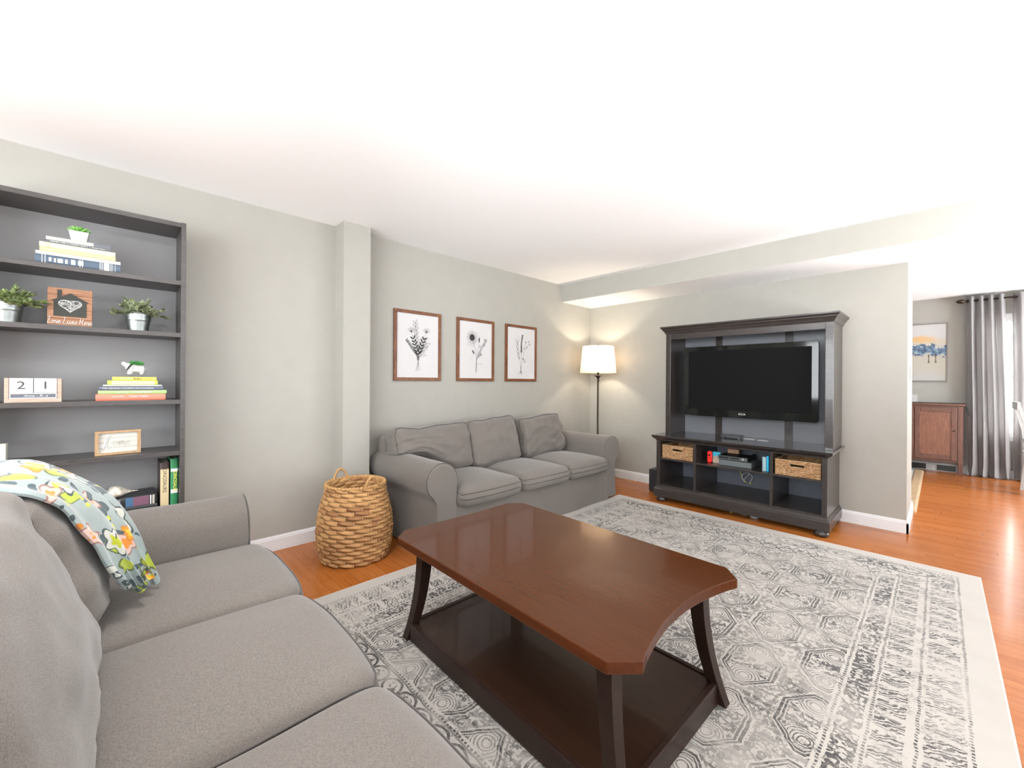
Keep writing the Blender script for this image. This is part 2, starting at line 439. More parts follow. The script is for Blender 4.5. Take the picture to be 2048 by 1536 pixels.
# ------------------------------------------------------------------ rug
RX0, RX1, RY0, RY1 = -2.40, .182, .40, 3.93
def rug_mat():
    M = Mat('vintage_rug_pile', (.7, .66, .6), .95, sheen=.2, spec=.1)
    W, L = RX1 - RX0, RY1 - RY0
    x, y, z = M.xyz()
    nz = M.noise(M.scaled(1.0), 22, 2, .5, 0, True)
    wob = M.xyz(sock=nz)
    u = x + (wob[0] - .5) * .016; v = y + (wob[1] - .5) * .016
    du = (u + W).mn(u * -1.0 + 0.0) if False else u.mn(u * -1.0 + W)
    dv = v.mn(v * -1.0 + L)
    d = du.mn(dv); side = du.lt(dv); t = side * v + (1.0 - side) * u
    def line(a, wd=.004): return (d - a).abs().lt(wd)
    def dots(a, per=.017): return (d - a).abs().lt(.0045) * ((t / per).fr() - .5).abs().lt(.3)
    # fine floral scribble
    e1 = M.vor(M.vec(u * 1.0, v * 1.0, 0.0), 42, 'DISTANCE_TO_EDGE'); scrib = e1.lt(.16) * M.noise(M.scaled(1.0), 60, 1).gt(.47)
    f1 = M.vor(M.vec(u, v, 0.0), 30, 'F1'); ring = (f1 - .30).abs().lt(.15) * M.noise(M.scaled(1.0), 35, 2).gt(.44)
    # outer band: ovals with inner ring
    def ovals(c0, hw, per, asp):
        a = (t / per).fr() - .5; a = a * per / asp; b = d - c0
        return (a * a + b * b).sq() / hw
    ov = ovals(.185, .072, .30, 1.75)
    bandA = ((ov - 1.0).abs().lt(.09)).mx((ov - .55).abs().lt(.08) * .8).mx(ov.lt(.95) * ring).mx(ov.gt(1.12) * scrib)
    zz = ((t / .055).fr() - .5).abs() * .13
    tri = (d - .30 - zz).abs().lt(.014) * M.noise(M.scaled(1.0), 90, 1).gt(.42)
    bandB = tri.mx((d - .345).abs().lt(.012) * ring)
    ov2 = ovals(.40, .036, .105, 1.3)
    bandC = ((ov2 - 1.0).abs().lt(.14)).mx(ov2.lt(.6) * scrib)
    border = d.inr(.105, .262) * bandA + d.inr(.272, .355) * bandB + d.inr(.365, .44) * bandC
    border = border.mx(dots(.095)).mx(dots(.267)).mx(dots(.360)).mx(line(.445) * .8).mx(dots(.455))
    # field: rounded cartouches in offset columns with doubled outlines
    pu, pv = .245, .40
    col = (u / pu).fl(); vv = v / pv + (col * .5).fr()
    a = ((u / pu).fr() - .5) * pu; b = (vv.fr() - .5) * pv
    aa, bb = a.abs(), b.abs()
    cham = (aa + bb * .75) - .150
    sd = (aa - .098).mx(bb - .175).mx(cham)
    outl = (sd + .004).abs().lt(.0052).mx((sd + .018).abs().lt(.004))
    rr = ((b.abs() - .105) * (b.abs() - .105) + a * a).sq()
    arcs = ((rr / .012).fr() - .5).abs().lt(.20) * rr.inr(.012, .062) * sd.lt(-.026)
    mid = (sd.lt(-.026) * rr.gt(.062) * ring.mx(scrib))
    gaps = sd.gt(.008) * ring.mx(scrib * .8).mx(((sd - .02).abs().lt(.004)) * .8)
    field = outl.mx(arcs * .8).mx(mid * .9).mx(gaps * .75) * d.gt(.47)
    wz = ((t / .020 + M.noise(M.scaled(1.0), 30, 2) * 3.0 + d * 25.0).fr() - .5).abs().lt(.24)
    clump = ((t / .15).fr() - .5).abs().lt(.40) * M.noise(M.scaled(1.0), 16, 2).gt(.40)
    tri2 = (((t / .10).fr() - .5).abs() * .16 + .015).gt((d - .265 - .04).abs() * 1.0) * ((t / .10).fr() - .5).abs().gt(.12)
    sideb = d.inr(.115, .215) * wz * clump + d.inr(.262, .345) * tri2 * wz + d.inr(.37, .44) * scrib.mx(ring)
    dts = dots(.100).mx(dots(.232)).mx(dots(.355)).mx(dots(.455))
    border = side * sideb.mx(dts) + (1.0 - side) * border
    pat = border.mx(field)
    # worn away in streaks along the weft and in soft patches
    streak = M.noise(M.vec(x * 5.0, y * 60.0, 0.0), 1, 3, .6).ss(.30, .62)
    patch = M.noise(M.scaled(1.0), 3.4, 3, .55).ss(.28, .66)
    fine = M.noise(M.scaled(1.0), 240, 1).ss(.25, .6)
    blot = M.noise(M.vec(u * 1.0, v * 1.0, 0.0), 75, 3, .7, 1.5).ss(.50, .56) * M.vor(M.vec(u, v, 0.0), 17, 'F1').ss(.62, .30) * d.gt(.105) * .7
    pat = pat.mx(blot)
    f = (pat * (streak * .5 + .5) * (patch * .7 + .3) * (fine * .45 + .55) * 1.5).clamp()
    haze = patch * M.noise(M.vec(x * 12.0, y * 70.0, 3.0), 1, 3).ss(.42, .8) * .13 * d.gt(.09)
    base = M.mix(M.noise(M.scaled(1.0), 7, 3), (.415, .388, .350), (.49, .460, .418))
    c = M.mix(haze, base, (.24, .228, .217)); c = M.mix(f, c, (.060, .057, .055))
    M.set(color=c); M.bump(M.noise(M.scaled(1.0), 420, 1) + pat * -.4, .25, .002)
    return M.m
rug = thing('area_rug', 'large cream and grey distressed patterned rug under the coffee table', 'rug', (RX0, RY0, 0))
rm = MB()
def rugtop(a, b):
    x = a * (RX1 - RX0); y = b * (RY1 - RY0)
    ex = .006 * noise.noise(Vector((y * 2.2, 3, 0))) * (1 if a > .9 else 0)
    z = .009 + .0012 * noise.noise(Vector((x * 3, y * 3, 0)))
    return (x + ex, y, z)
rm.grid(rugtop, 60, 80)
bld('pile', rm, rug_mat(), rug)
rb = MB(); W_, L_ = RX1 - RX0, RY1 - RY0
rb.tube([(0, 0, .005), (W_, 0, .005), (W_, L_ * .5, .005), (W_, L_, .005), (0, L_, .005)], .005, 6, closed=True)
bld('binding', rb, painted('rug_binding', (.70, .66, .60), .9), rug)
rb = MB().box(.002, .002, 0, W_ - .002, L_ - .002, .006); bld('backing', rb, painted('rug_backing', (.5, .47, .42), .9), rug)

# ------------------------------------------------------------------ sofas
def nz3(p, s, o=0.0): return noise.noise(Vector((p[0] * s + o, p[1] * s - o, p[2] * s + o * .7)))
AW = .245; LEN = 2.42; DEP = .88
def arm_profile():
    # local: x outward from the inner face, z up
    P = [(0.0, .015), (0.0, .25), (0.0, .44), (-.002, .49)]
    cx, cz, r = .128, .527, .128
    for k in range(1, 22):
        a = math.radians(180 - k * 11.2); P.append((cx + r * math.cos(a), cz + r * math.sin(a)))
    P += [(.178, .385), (.172, .34), (.176, .25), (.186, .12), (.196, .015)]
    return P
def sofa(name, label, loc, rz, cush, arms=(1, -1), back_z=.80, seed=0):
    t = thing(name, label, 'sofa', loc, rz, None)
    L2 = LEN / 2; inn = L2 - .27
    # base with slipcover skirt
    b = MB()
    def skirt(a, v):
        x = -inn - .04 + a * (2 * inn + .08); z = .012 + v * .35
        flare = (1 - v) ** 2 * .012; wv = .006 * math.sin(x * 9 + seed) * (1 - v) + .004 * nz3((x, 0, z), 7, seed)
        return (x, -.012 + flare + wv, z)
    b.grid(skirt, 60, 8)
    b.box(-inn - .04, -.82, .03, inn + .04, -.03, .35)
    bld('base', b, M_SOFA, t)
    for sg in arms:
        P = arm_profile(); n = len(P); A = MB()
        cxm = sum(p[0] for p in P) / n; czm = .3
        secs = [(0.0, .90), (-.004, .955), (-.012, .985), (-.024, 1.0)] + [(-.024 - (DEP - .05) * k / 14, 1.0) for k in range(1, 14)] + [(-DEP + .03, 1.0), (-DEP + .012, .97), (-DEP, .90)]
        vs = []
        for yy, sc in secs:
            for i, (px, pz) in enumerate(P):
                q = (cxm + (px - cxm) * sc, max(.012, czm + (pz - czm) * (1 - (1 - sc) * .55)))
                wz = .004 * nz3((px * 2, yy, pz), 6, seed + sg)
                vs.append((sg * (inn + q[0] + wz), yy, q[1] + (wz if pz > .1 else 0)))
        fs = []
        for i in range(len(secs) - 1):
            for j in range(n - 1):
                fs.append((i * n + j, i * n + j + 1, (i + 1) * n + j + 1, (i + 1) * n + j))
        A.add(vs, fs, True)
        # front and rear faces as fans about a mid line
        for si in (0, len(secs) - 1):
            o = si * n; A.f.append(tuple(range(o, o + n)) if si else tuple(range(o, o + n))[::-1]); A.sm.append(False)
        ao = bld('arm', A, M_SOFA, t, normals=True)
        pp = []
        for k in range(4, 25):
            px, pz = P[k]; pp.append((sg * (inn + cxm + (px - cxm) * .985), -.0085, czm + (pz - czm) * .992))
        pp = [(sg * (inn + cxm + (P[2][0] - cxm) * .985 + .002), -.0085, .40)] + pp + [(sg * (inn + .165), -.0085, .36), (sg * (inn + .168), -.0085, .20), (sg * (inn + .182), -.0085, .02)]
        bld('piping', MB().tube(pp, .0032, 6), M_PIPE, ao)
    # backrest shell
    bk = MB()
    def bf(p, q):
        x, y, z = p
        y -= (z) * .10; z += .012 * math.sin(x * 3 + seed) * (q[2] > .5)
        return np.array((x, y, z))
    bk.rbox((inn + (.2 if seed == 5 else .09), .065, (back_z - .06) / 2), .05, (24, 4, 10), bf, (0, -DEP + .105, .06 + (back_z - .06) / 2))
    bld('backrest', bk, M_SOFA, t)
    # seat cushions
    cw = 2 * inn / 3
    for k in range(3):
        cxk = -inn + cw * (k + .5)
        hx, hy, hz = cw / 2 + .003, .345, .066
        def sf(p, q, k=k):
            x, y, z = p; top = max(0, q[2])
            bul = (1 - q[0] ** 2) * (1 - q[1] ** 2)
            z += top * bul * .038 + .005 * nz3((x, y, k * 3.1 + seed), 5)
            if q[2] < 0: z -= 0
            fr = max(0, q[1]); x *= 1 + .0 ; y += .030 * fr * fr * (1 - abs(q[0]) ** 3)
            if fr > .8: z -= (fr - .8) * .05 * (q[2] > 0)
            return np.array((x, y, z))
        mb = MB().rbox((hx, hy, hz), .056, (16, 20, 5), sf, (cxk, -.30, .385))
        so_ = bld('seat_cushion', mb, M_SOFA, t)
        ring = []
        h = np.array((hx, hy, hz)); r = .056
        def ringpt(x, y, zz):
            q = np.array((x, y, zz * hz)); inner = np.clip(q, -(h - r), h - r); d = q - inner
            # point at 45 degrees on the rounded edge
            dd = d.copy(); dd[2] = zz * max(abs(d[0]), abs(d[1]), 1e-9) * .75; dd /= max(np.linalg.norm(dd), 1e-9)
            p = sf(inner + dd * (r + .0022), np.array((x, y, zz * hz)) / h); return (p[0] + cxk, p[1] - .30, p[2] + .385)
        N = 26
        def per(zz):
            out = []
            for i in range(N): out.append(ringpt(-hx + 2 * hx * i / N, hy, zz))
            for i in range(N): out.append(ringpt(hx, hy - 2 * hy * i / N, zz))
            for i in range(N): out.append(ringpt(hx - 2 * hx * i / N, -hy, zz))
            for i in range(N): out.append(ringpt(-hx, -hy + 2 * hy * i / N, zz))
            return out
        for zz in (1,): bld('piping', MB().tube(per(zz), .0030, 6, closed=True), M_PIPE, so_)
    # back cushions, each slumped its own way
    for (cx_, cy_, cz_, hw, hd, hh, lean, roll, sag, sd, pinch) in cush:
        def cf(p, q, sag=sag, sd=sd, pinch=pinch, hw=hw, hh=hh, hd=hd):
            x, y, z = p
            bul = (1 - q[0] ** 2) * (1 - q[2] ** 2)
            y += np.sign(q[1]) * bul * .045 if abs(q[1]) > .999 else q[1] * bul * .045
            y += (.015 * (1 - q[2])) * (q[1] > 0)
            # drooping upper corner and creases running from it
            if q[2] > 0: z -= sag * (q[0] * .5 + .5) ** 2 * q[2] + pinch * max(0, 1 - abs(q[0] - .35) * 2.2) * q[2]
            if sd == 2.2 and q[2] < .6: k_ = min(1, max(0, (q[0] + .45) / .95)); z += .165 * k_ * k_ * (3 - 2 * k_) * (.6 - q[2]) / 1.6
            c1 = math.sin((q[0] * 1.3 + q[2] * 2.6) * 3.2 + sd) * .5 + math.sin((q[0] * 2.2 - q[2] * 1.7) * 4.1 + sd * 2) * .5
            amp = {4.1: .003, 7.7: .003, 2.2: .010, 9.4: .012}.get(sd, .007); cr_ = -abs(math.sin((q[2] * 1.5 + q[0] * .8 + .3 * math.sin(q[0] * 4 + sd)) * 5 + sd)) ** .35 * amp * 1.3
            wr = cr_ * (sd not in (4.1, 7.7)) + amp * c1 * (.35 + .65 * abs(q[0])) + .012 * nz3((x * 1.0, y, z * 1.6), 6.5, sd) + .005 * nz3((x, y, z), 16, sd)
            y += wr * (1 if q[1] > -.5 else .3); z += .010 * nz3((x, 0, z), 5, sd + 4) * abs(q[2])
            return np.array((x, y, z))
        mb = MB().rbox((hw, hd, hh), .072, (22, 6, 20), cf)
        Mx = Matrix.Translation((cx_, cy_, cz_)) @ Matrix.Rotation(roll, 4, 'Y') @ Matrix.Rotation(lean, 4, 'X')
        mb.xf(Mx); o = bld('back_cushion', mb, M_SOFA, t)
        h = np.array((hw, hd, hh)); r = min(.072, hd); out = []
        def pt(x, z, yy):
            q = np.array((x, yy * hd, z)); inner = np.clip(q, -(h - r), h - r); d = q - inner
            dd = d.copy(); dd[1] = yy * max(abs(d[0]), abs(d[2]), 1e-9) * .8; dd /= max(np.linalg.norm(dd), 1e-9)
            return tuple(Mx @ Vector(cf(inner + dd * (r + .0028), np.array((x, yy * hd, z)) / h)))
        N = 30
        for yy in (1,):
            out = [pt(-hw + 2 * hw * i / N, hh, yy) for i in range(N)] + [pt(hw, hh - 2 * hh * i / N, yy) for i in range(N)] + \
                  [pt(hw - 2 * hw * i / N, -hh, yy) for i in range(N)] + [pt(-hw, -hh + 2 * hh * i / N, yy) for i in range(N)]
            bld('piping', MB().tube(out, .0028, 6, closed=True), M_PIPE, o)
    return t
# cushion rows: cx, cy, cz, half width, half depth, half height, lean, roll, sag, seed, pinch
sofa('sofa', 'grey slipcovered three-seat sofa in the foreground with a floral blanket over its back', (-1.34, .475, 0), 0,
     [(-.62, -.645, .69, .315, .08, .24, .28, .0, .03, 1.3, .02), (.085, -.665, .705, .395, .075, .26, .30, .0, .01, 4.1, .0), (.71, -.715, .70, .225, .07, .25, .30, 0, .01, 7.7, .0)], seed=1, back_z=.80)
sofa('sofa', 'grey slipcovered three-seat sofa against the wall under the three botanical prints', (-2.385, 2.71, 0), -PI / 2,
     [(.77, -.60, .655, .375, .100, .205, .20, .0, .0, 2.2, .030), (.135, -.575, .660, .300, .098, .225, .20, .03, .01, 5.9, .01), (-.565, -.60, .655, .325, .098, .210, .18, .03, .010, 9.4, .0)], seed=5, back_z=.77)

# ------------------------------------------------------------------ blanket draped over the near sofa
def blanket_mat():
    M = Mat('floral_fleece', (.6, .65, .63), .95, sheen=.5, spec=.1)
    uvv = M.coord('UV'); base = M.mix(M.noise(uvv, 9, 3), (.235, .285, .275), (.33, .38, .365))
    x, y, z = M.xyz(sock=uvv)
    nzc = M.xyz(sock=M.noise(uvv, 14, 2, .5, 0, True))
    q = M.vec(x + (nzc[0] - .5) * .05, y + (nzc[1] - .5) * .05, 0.0)
    def layer(c, scale, rad0, off, edge, col, pick, n=5.0, core=None):
        vv_ = M.vec(x + off, y - off, 0.0)
        px, py, _ = M.xyz(sock=M.vor(vv_, scale, rnd=.75, out='Position')); cc = M.xyz(sock=M.vor(vv_, scale, rnd=.75, out='Color'))
        dx = (x + off - px) * scale; dy = (y - off - py) * scale
        r = (dx * dx + dy * dy).sq(); a = dy._op('ARCTAN2', dx)
        lobe = (a * n + cc[1] * 6.28).sin() * .22 + (a * 2.0 + cc[2] * 6.28).sin() * .12 + (M.noise(vv_, 30, 2) - .5) * .35 + 1.0
        q_ = r / lobe; sel = cc[0].inr(*pick)
        out = M.mix(q_.lt(rad0) * sel, c, edge); out = M.mix(q_.lt(rad0 - .045) * sel, out, col)
        if core: out = M.mix(q_.lt(rad0 * .45) * sel, out, core)
        return out
    c = base
    c = layer(c, 5.5, .24, .3, (.05, .07, .075), (.06, .09, .095), (0, .40), 3.0)
    c = layer(c, 5.0, .27, 3.7, (.10, .13, .05), (.36, .42, .05), (.1, .55), 2.0)
    c = layer(c, 4.2, .32, 6.1, (.05, .07, .075), (.52, .52, .46), (0, .62), 5.0, (.42, .45, .03))
    c = layer(c, 4.6, .27, 9.4, (.25, .14, .12), (.58, .40, .34), (.4, .75), 5.0, (.62, .22, .03))
    c = layer(c, 5.0, .22, 12.9, (.50, .18, .03), (.66, .26, .02), (.2, .5), 4.0, (.60, .45, .05))
    c = layer(c, 9.0, .20, 15.2, (.06, .09, .10), (.06, .09, .10), (.3, .8), 2.0)
    c = layer(c, 10.0, .16, 17.0, (.40, .42, .05), (.45, .48, .05), (.4, .8), 2.0)
    hem = y.inr(.0, .985)
    M.set(color=c); M.bump(M.noise(uvv, 120, 2), .4, .004)
    return M.m
far_p = [(-2.08, -.52, .50), (-2.06, -.50, .78), (-2.04, -.43, .90), (-2.02, -.33, .955), (-2.0, -.25, .955), (-1.99, -.19, .950), (-1.98, -.135, .925), (-1.97, -.085, .888), (-1.95, -.03, .838), (-1.93, .012, .770), (-1.93, .044, .685), (-1.93, .062, .610), (-1.92, .083, .545), (-1.92, .092, .512)]
near_p = [(-1.70, -.52, .50), (-1.70, -.50, .76), (-1.70, -.42, .875), (-1.70, -.32, .928), (-1.70, -.25, .930), (-1.70, -.19, .915), (-1.70, -.145, .892), (-1.705, -.108, .858), (-1.71, -.082, .810), (-1.72, -.060, .755), (-1.73, -.040, .705), (-1.74, -.020, .650), (-1.75, .0, .600), (-1.76, .018, .558)]
FPp = catmull(far_p, 6); NPp = catmull(near_p, 6)
bl = MB(); nu, nv = 72, len(FPp) - 1
def blf(a, b, off=0):
    t = b * nv; i = min(int(t), nv - 1); f = t - i
    F_ = FPp[i].lerp(FPp[i + 1], f); N_ = NPp[i].lerp(NPp[i + 1], f)
    p = N_.lerp(F_, a)
    hang = max(0, (b - .62) / .38)
    arch = math.sin(PI * a) * .012
    fold = (.5 + .5 * math.cos(a * 2 * PI * 3.0 + .5)) ** .6
    out = .012 + arch + (fold * .030 - .01) * (.25 + .75 * hang) + .006 * noise.noise(Vector((a * 6, b * 9, 1)))
    # outward direction in the y-z plane
    T = (FPp[min(i + 1, nv)] - FPp[max(i - 1, 0)]); nrm = Vector((0, -T.z, T.y)); nrm = nrm.normalized() if nrm.length > 0 else Vector((0, 0, 1))
    p = p + nrm * (out * (-1 if False else 1) - off)
    p.x += .02 * hang * math.sin(a * 2 * PI * 3 + 1.2)
    if b > .86: p.z -= (b - .86) / .14 * (.022 * math.sin(a * 2 * PI * 1.6 + 4.4) + .012 * math.sin(a * 31))
    return p
NU, NV = 84, 110
uvs = []
for lay, off in ((0, 0.0), (1, .016)):
    for i in range(NU + 1):
        for j in range(NV + 1):
            a, b = i / NU, j / NV
            e = min(1, a * 26, (1 - a) * 26, (1 - b) * 36, b * 36); rr_ = math.sqrt(max(0, 1 - (1 - e) ** 2))
            o_ = off / 2 + (off - .008) * 0 ; dd = .008 + (.0 if lay == 0 else 0)
            p = blf(a, b, .009 - (.009 if lay == 0 else -.009) * rr_)
            bl.v.append(tuple(p)); uvs.append((a * .55 * 1.0, b * 1.35))
K = (NU + 1) * (NV + 1)
for i in range(NU):
    for j in range(NV):
        a = i * (NV + 1) + j; q = (a, a + 1, a + NV + 2, a + NV + 1)
        bl.f.append(q); bl.sm.append(True); bl.f.append(tuple(x + K for x in q[::-1])); bl.sm.append(True)
bl.uv = uvs
bld('throw_blanket', bl, blanket_mat(), label='pale mint fleece throw with yellow, orange and white flowers draped over the near sofa', cat='blanket', normals=False)

# ------------------------------------------------------------------ coffee table
def table_mat(name, c1, c2, r):
    M = Mat(name, c1, r, coat=.16, coat_rough=.05, spec=.16)
    g = M.noise(M.scaled((1.2, 30, 30)), 2.5, 6, .6, .6); sp = M.noise(M.scaled(1.0), 700, 1)
    c = M.mix(g.ss(.1, .9), c1, c2); c = M.mix(sp.ss(.45, .75) * .25, c, tuple(x * 2.0 for x in c2))
    M.set(color=c, rough=M.noise(M.scaled(1.0), 3, 2) * .03 + r - .015)
    return M.m
M_TTOP = table_mat('walnut_table_top', (.048, .0135, .0033), (.068, .0200, .0050), .20)
M_TEDGE = table_mat('worn_table_edge', (.045, .012, .004), (.085, .022, .006), .30)
M_TLEG = table_mat('dark_walnut_leg', (.016, .008, .006), (.028, .014, .010), .38)
M_TSHELF = table_mat('dark_walnut_shelf', (.018, .0085, .005), (.030, .014, .008), .28)
ct = thing('coffee_table', 'dark brown coffee table with curved ends and a low shelf on the rug', 'coffee table', (-1.153, 1.335, .0112), math.radians(-1.3))
hl, hw_ = .640, .405; ck = .072
def top_outline(ins=0.0):
    P = []; a, b = hl - ins, hw_ - ins; c = ck
    P += [(-a + c, -b), (a - c, -b)]
    P += [(a - .008, -b + c)]
    for k in range(1, 16):
        t = k / 16; y = (-b + c) + (2 * b - 2 * c) * t; P.append((a - .008 - .058 * math.sin(PI * t) ** .85, y))
    P += [(a - .008, b - c), (a - c, b), (-a + c, b), (-a + .008, b - c)]
    for k in range(1, 16):
        t = k / 16; y = (b - c) - (2 * b - 2 * c) * t; P.append((-a + .008 + .012 * math.sin(PI * t), y))
    P += [(-a + .008, -b + c)]
    return P
tp = MB().prism(top_outline(), .457, .492)
to = bld('table_top', tp, [M_TTOP, M_TEDGE], ct, bevel=.003)
for p in to.data.polygons:
    if abs(p.normal.z) < .5: p.material_index = 1
for sx in (-1, 1):
    for sy in (-1, 1):
        # sabre leg: inset under the top and sweeping out to the foot
        lg = MB(); secs = []
        for k in range(15):
            t = k / 14; z = .457 * (1 - t)
            out = .0 + .075 * t ** 2.1
            cxl = (hl - .135 + out) * sx; cyl = (hw_ - .105 + out * .55) * sy
            wx, wy = .028 - .008 * t, .017
            # the leg's broad face looks along the diagonal of the corner
            an = math.atan2(sy * .8, sx * 1.0)
            secs.append((cxl, cyl, z, wx, wy, an))
        vs = []
        for (x_, y_, z, wx, wy, an) in secs:
            for dx, dy in ((-1, -1), (1, -1), (1, 1), (-1, 1)):
                px, py = dx * wx, dy * wx
                vs.append((x_ + px, y_ + py, z))
        fs = []
        for i in range(14):
            for j in range(4): fs.append((i * 4 + j, i * 4 + (j + 1) % 4, (i + 1) * 4 + (j + 1) % 4, (i + 1) * 4 + j))
        fs += [(3, 2, 1, 0), (56, 57, 58, 59)]
        lg.add(vs, fs); bld('leg', lg, M_TLEG, ct, bevel=.002, normals=True)
sx_, sy_ = hl - .068, hw_ - .055
bld('shelf', MB().box(-sx_ + .012, -sy_ + .012, .055, sx_ - .012, sy_ - .012, .078), M_TSHELF, ct)
for nm, a in (('rail', (-sx_, -sy_, .004, sx_, -sy_ + .02, .084)), ('rail', (-sx_, sy_ - .02, .004, sx_, sy_, .084)), ('rail', (-sx_, -sy_ + .02, .004, -sx_ + .02, sy_ - .02, .084)), ('rail', (sx_ - .02, -sy_ + .02, .004, sx_, sy_ - .02, .084))):
    bld(nm, MB().box(*a), M_TLEG, ct, bevel=.003)

# ------------------------------------------------------------------ wicker floor basket
def basket_mat():
    M = Mat('water_hyacinth', (.5, .3, .12), .62)
    uvv = M.coord('UV'); x, y, z = M.xyz(sock=uvv)
    row = y.fl(); ph = x + (row * .5).fr(); cell = ph.fl()
    r = ((row * 12.98 + cell * 78.23).sin() * 4375.5).fr(); r2 = ((row * 39.3 + cell * 11.1).sin() * 2375.5).fr()
    g = M.noise(M.vec(x * 2.0 + r * 9.0, y * 16.0 + x * 5.0, 0.0), 2.0, 4)
    c = M.mix(r, (.34, .155, .045), (.50, .27, .095)); c = M.mix(g.ss(.35, .75) * .65, c, (.62, .40, .19)); c = M.mix((r2.gt(.82)) * .5, c, (.22, .08, .025))
    fy = (y.fr() - .5).abs(); c = M.mix(fy.ss(.36, .5) * .7, c, (.12, .045, .015))
    M.set(color=c); M.bump(g, .4, .003)
    return M.m
M_HY = basket_mat()
bk = thing('floor_basket', 'tall round woven hyacinth basket standing between the wall pillar and the sofa arm', 'basket', (-2.838, 1.222, 0))
rows, per = 18, 14
BH = .505
def brad(z):
    t = z / BH; return .205 + .045 * math.sin(PI * min(1, t * 1.02 + .08)) ** 1.0 - .008 * t
wv = MB(); NU_, NV_ = per * 14, rows * 7; uvl = []
for layer in (0, 1):
    for i in range(NU_ + 1):
        for j in range(NV_ + 1):
            u = i / NU_ * per; v = j / NV_ * rows; row = min(int(v), rows - 1); fv = v - row
            ph = (u + (row % 2) * .5) % 1.0
            sl = min(1, max(0, fv + (ph - .5) * .70))
            h1 = max(0, math.sin(PI * sl)) ** .6 * (.22 + .78 * math.sin(PI * ph) ** .6)
            z = j / NV_ * BH; a = 2 * PI * i / NU_
            jit = .006 * noise.noise(Vector((math.cos(a) * 4, math.sin(a) * 4, z * 25)))
            r = brad(z) + (.018 * h1 - .008 + jit if layer == 0 else -.012 - .008 * h1)
            wv.v.append((r * math.cos(a), r * math.sin(a), z + .003)); uvl.append((u, v))
Kb = (NU_ + 1) * (NV_ + 1)
for l in (0, 1):
    for i in range(NU_):
        for j in range(NV_):
            a = l * Kb + i * (NV_ + 1) + j; q = (a, a + NV_ + 1, a + NV_ + 2, a + 1)
            wv.f.append(q if l == 0 else q[::-1]); wv.sm.append(True)
wv.uv = uvl
bld('woven_body', wv, M_HY, bk)
rim = MB(); R_ = brad(BH) - .004
rim.tube([((R_ + .004 * math.sin(a * 45)) * math.cos(a), (R_ + .004 * math.sin(a * 45)) * math.sin(a), BH + .004 + .003 * math.sin(a * 50)) for a in [2 * PI * k / 300 for k in range(300)]], .010, 7, closed=True)
M_ROPE = painted('basket_rope', (.46, .26, .10), .7, .25)
bld('rim', rim, M_ROPE, bk)
bld('bottom', MB().lathe([(0, .004), (brad(0) - .02, .004)], 40), M_ROPE, bk)
cu_ang = math.atan2(_c * 0 + _s, _c)  # image-right direction
for sg in (0, 1):
    hv = (_R * -.80 + _F * .60) * (1 if sg else -1); a0 = math.atan2(hv.y, hv.x)
    hp = []
    for k in range(21):
        t = k / 20; a = a0 + (t - .5) * .56; hz = BH + .003 + .070 * math.sin(PI * t) ** .8; rr = R_ + .004
        hp.append((rr * math.cos(a), rr * math.sin(a), hz))
    hb = MB().tube(hp, .0085, 8)
    bld('handle', hb, M_ROPE, bk)
st = MB()
for i in range(per * 2):
    for row in range(rows):
        if (i + row) % 2: continue
        a = 2 * PI * (i / 2) / per; z0 = (row + .15) * BH / rows; z1 = (row + 1.0) * BH / rows
        st.tube([((brad(z0) + .005) * math.cos(a), (brad(z0) + .005) * math.sin(a), z0), ((brad(z1) + .007) * math.cos(a), (brad(z1) + .007) * math.sin(a), (z0 + z1) / 2), ((brad(z1) + .005) * math.cos(a), (brad(z1) + .005) * math.sin(a), z1)], .0018, 4)
bld('stitching', st, painted('raffia', (.62, .42, .20), .7), bk, kind='stuff')

# ------------------------------------------------------------------ bookcase and what stands on it
BX0, BX1, BY0, BY1, BZ = -3.305, -3.03, -.525, .297, 2.125
bc = thing('bookcase', 'tall black-brown open bookcase against the left wall', 'bookcase', (-3.17, -.114, 0))
def lb(x0, y0, z0, x1, y1, z1): return MB().box(x0 + 3.17, y0 + .114, z0, x1 + 3.17, y1 + .114, z1)
bld('side_panel', lb(BX0, BY1 - .022, 0, BX1, BY1, BZ), M_CASE, bc, bevel=.0012)
bld('side_panel', lb(BX0, BY0, 0, BX1, BY0 + .022, BZ), M_CASE, bc, bevel=.0012)
bld('top_panel', lb(BX0, BY0 + .022, BZ - .028, BX1 - .002, BY1 - .022, BZ - .003), M_CASE, bc, bevel=.001)
bld('back_panel', lb(BX0, BY0 + .022, .02, BX0 + .006, BY1 - .022, BZ - .028), M_CASEBACK, bc)
SH = [1.790, 1.490, 1.107, .813, .475, .08]
for z in SH: bld('shelf', lb(BX0 + .006, BY0 + .022, z - .025, BX1 - .004, BY1 - .022, z), M_CASE, bc, bevel=.001)
bld('kick_board', lb(BX1 - .03, BY0 + .022, 0, BX1 - .02, BY1 - .022, .055), M_CASE, bc)
for z in (1.34, 1.24, .96): # shelf pin holes on the inner face of the side
    pass

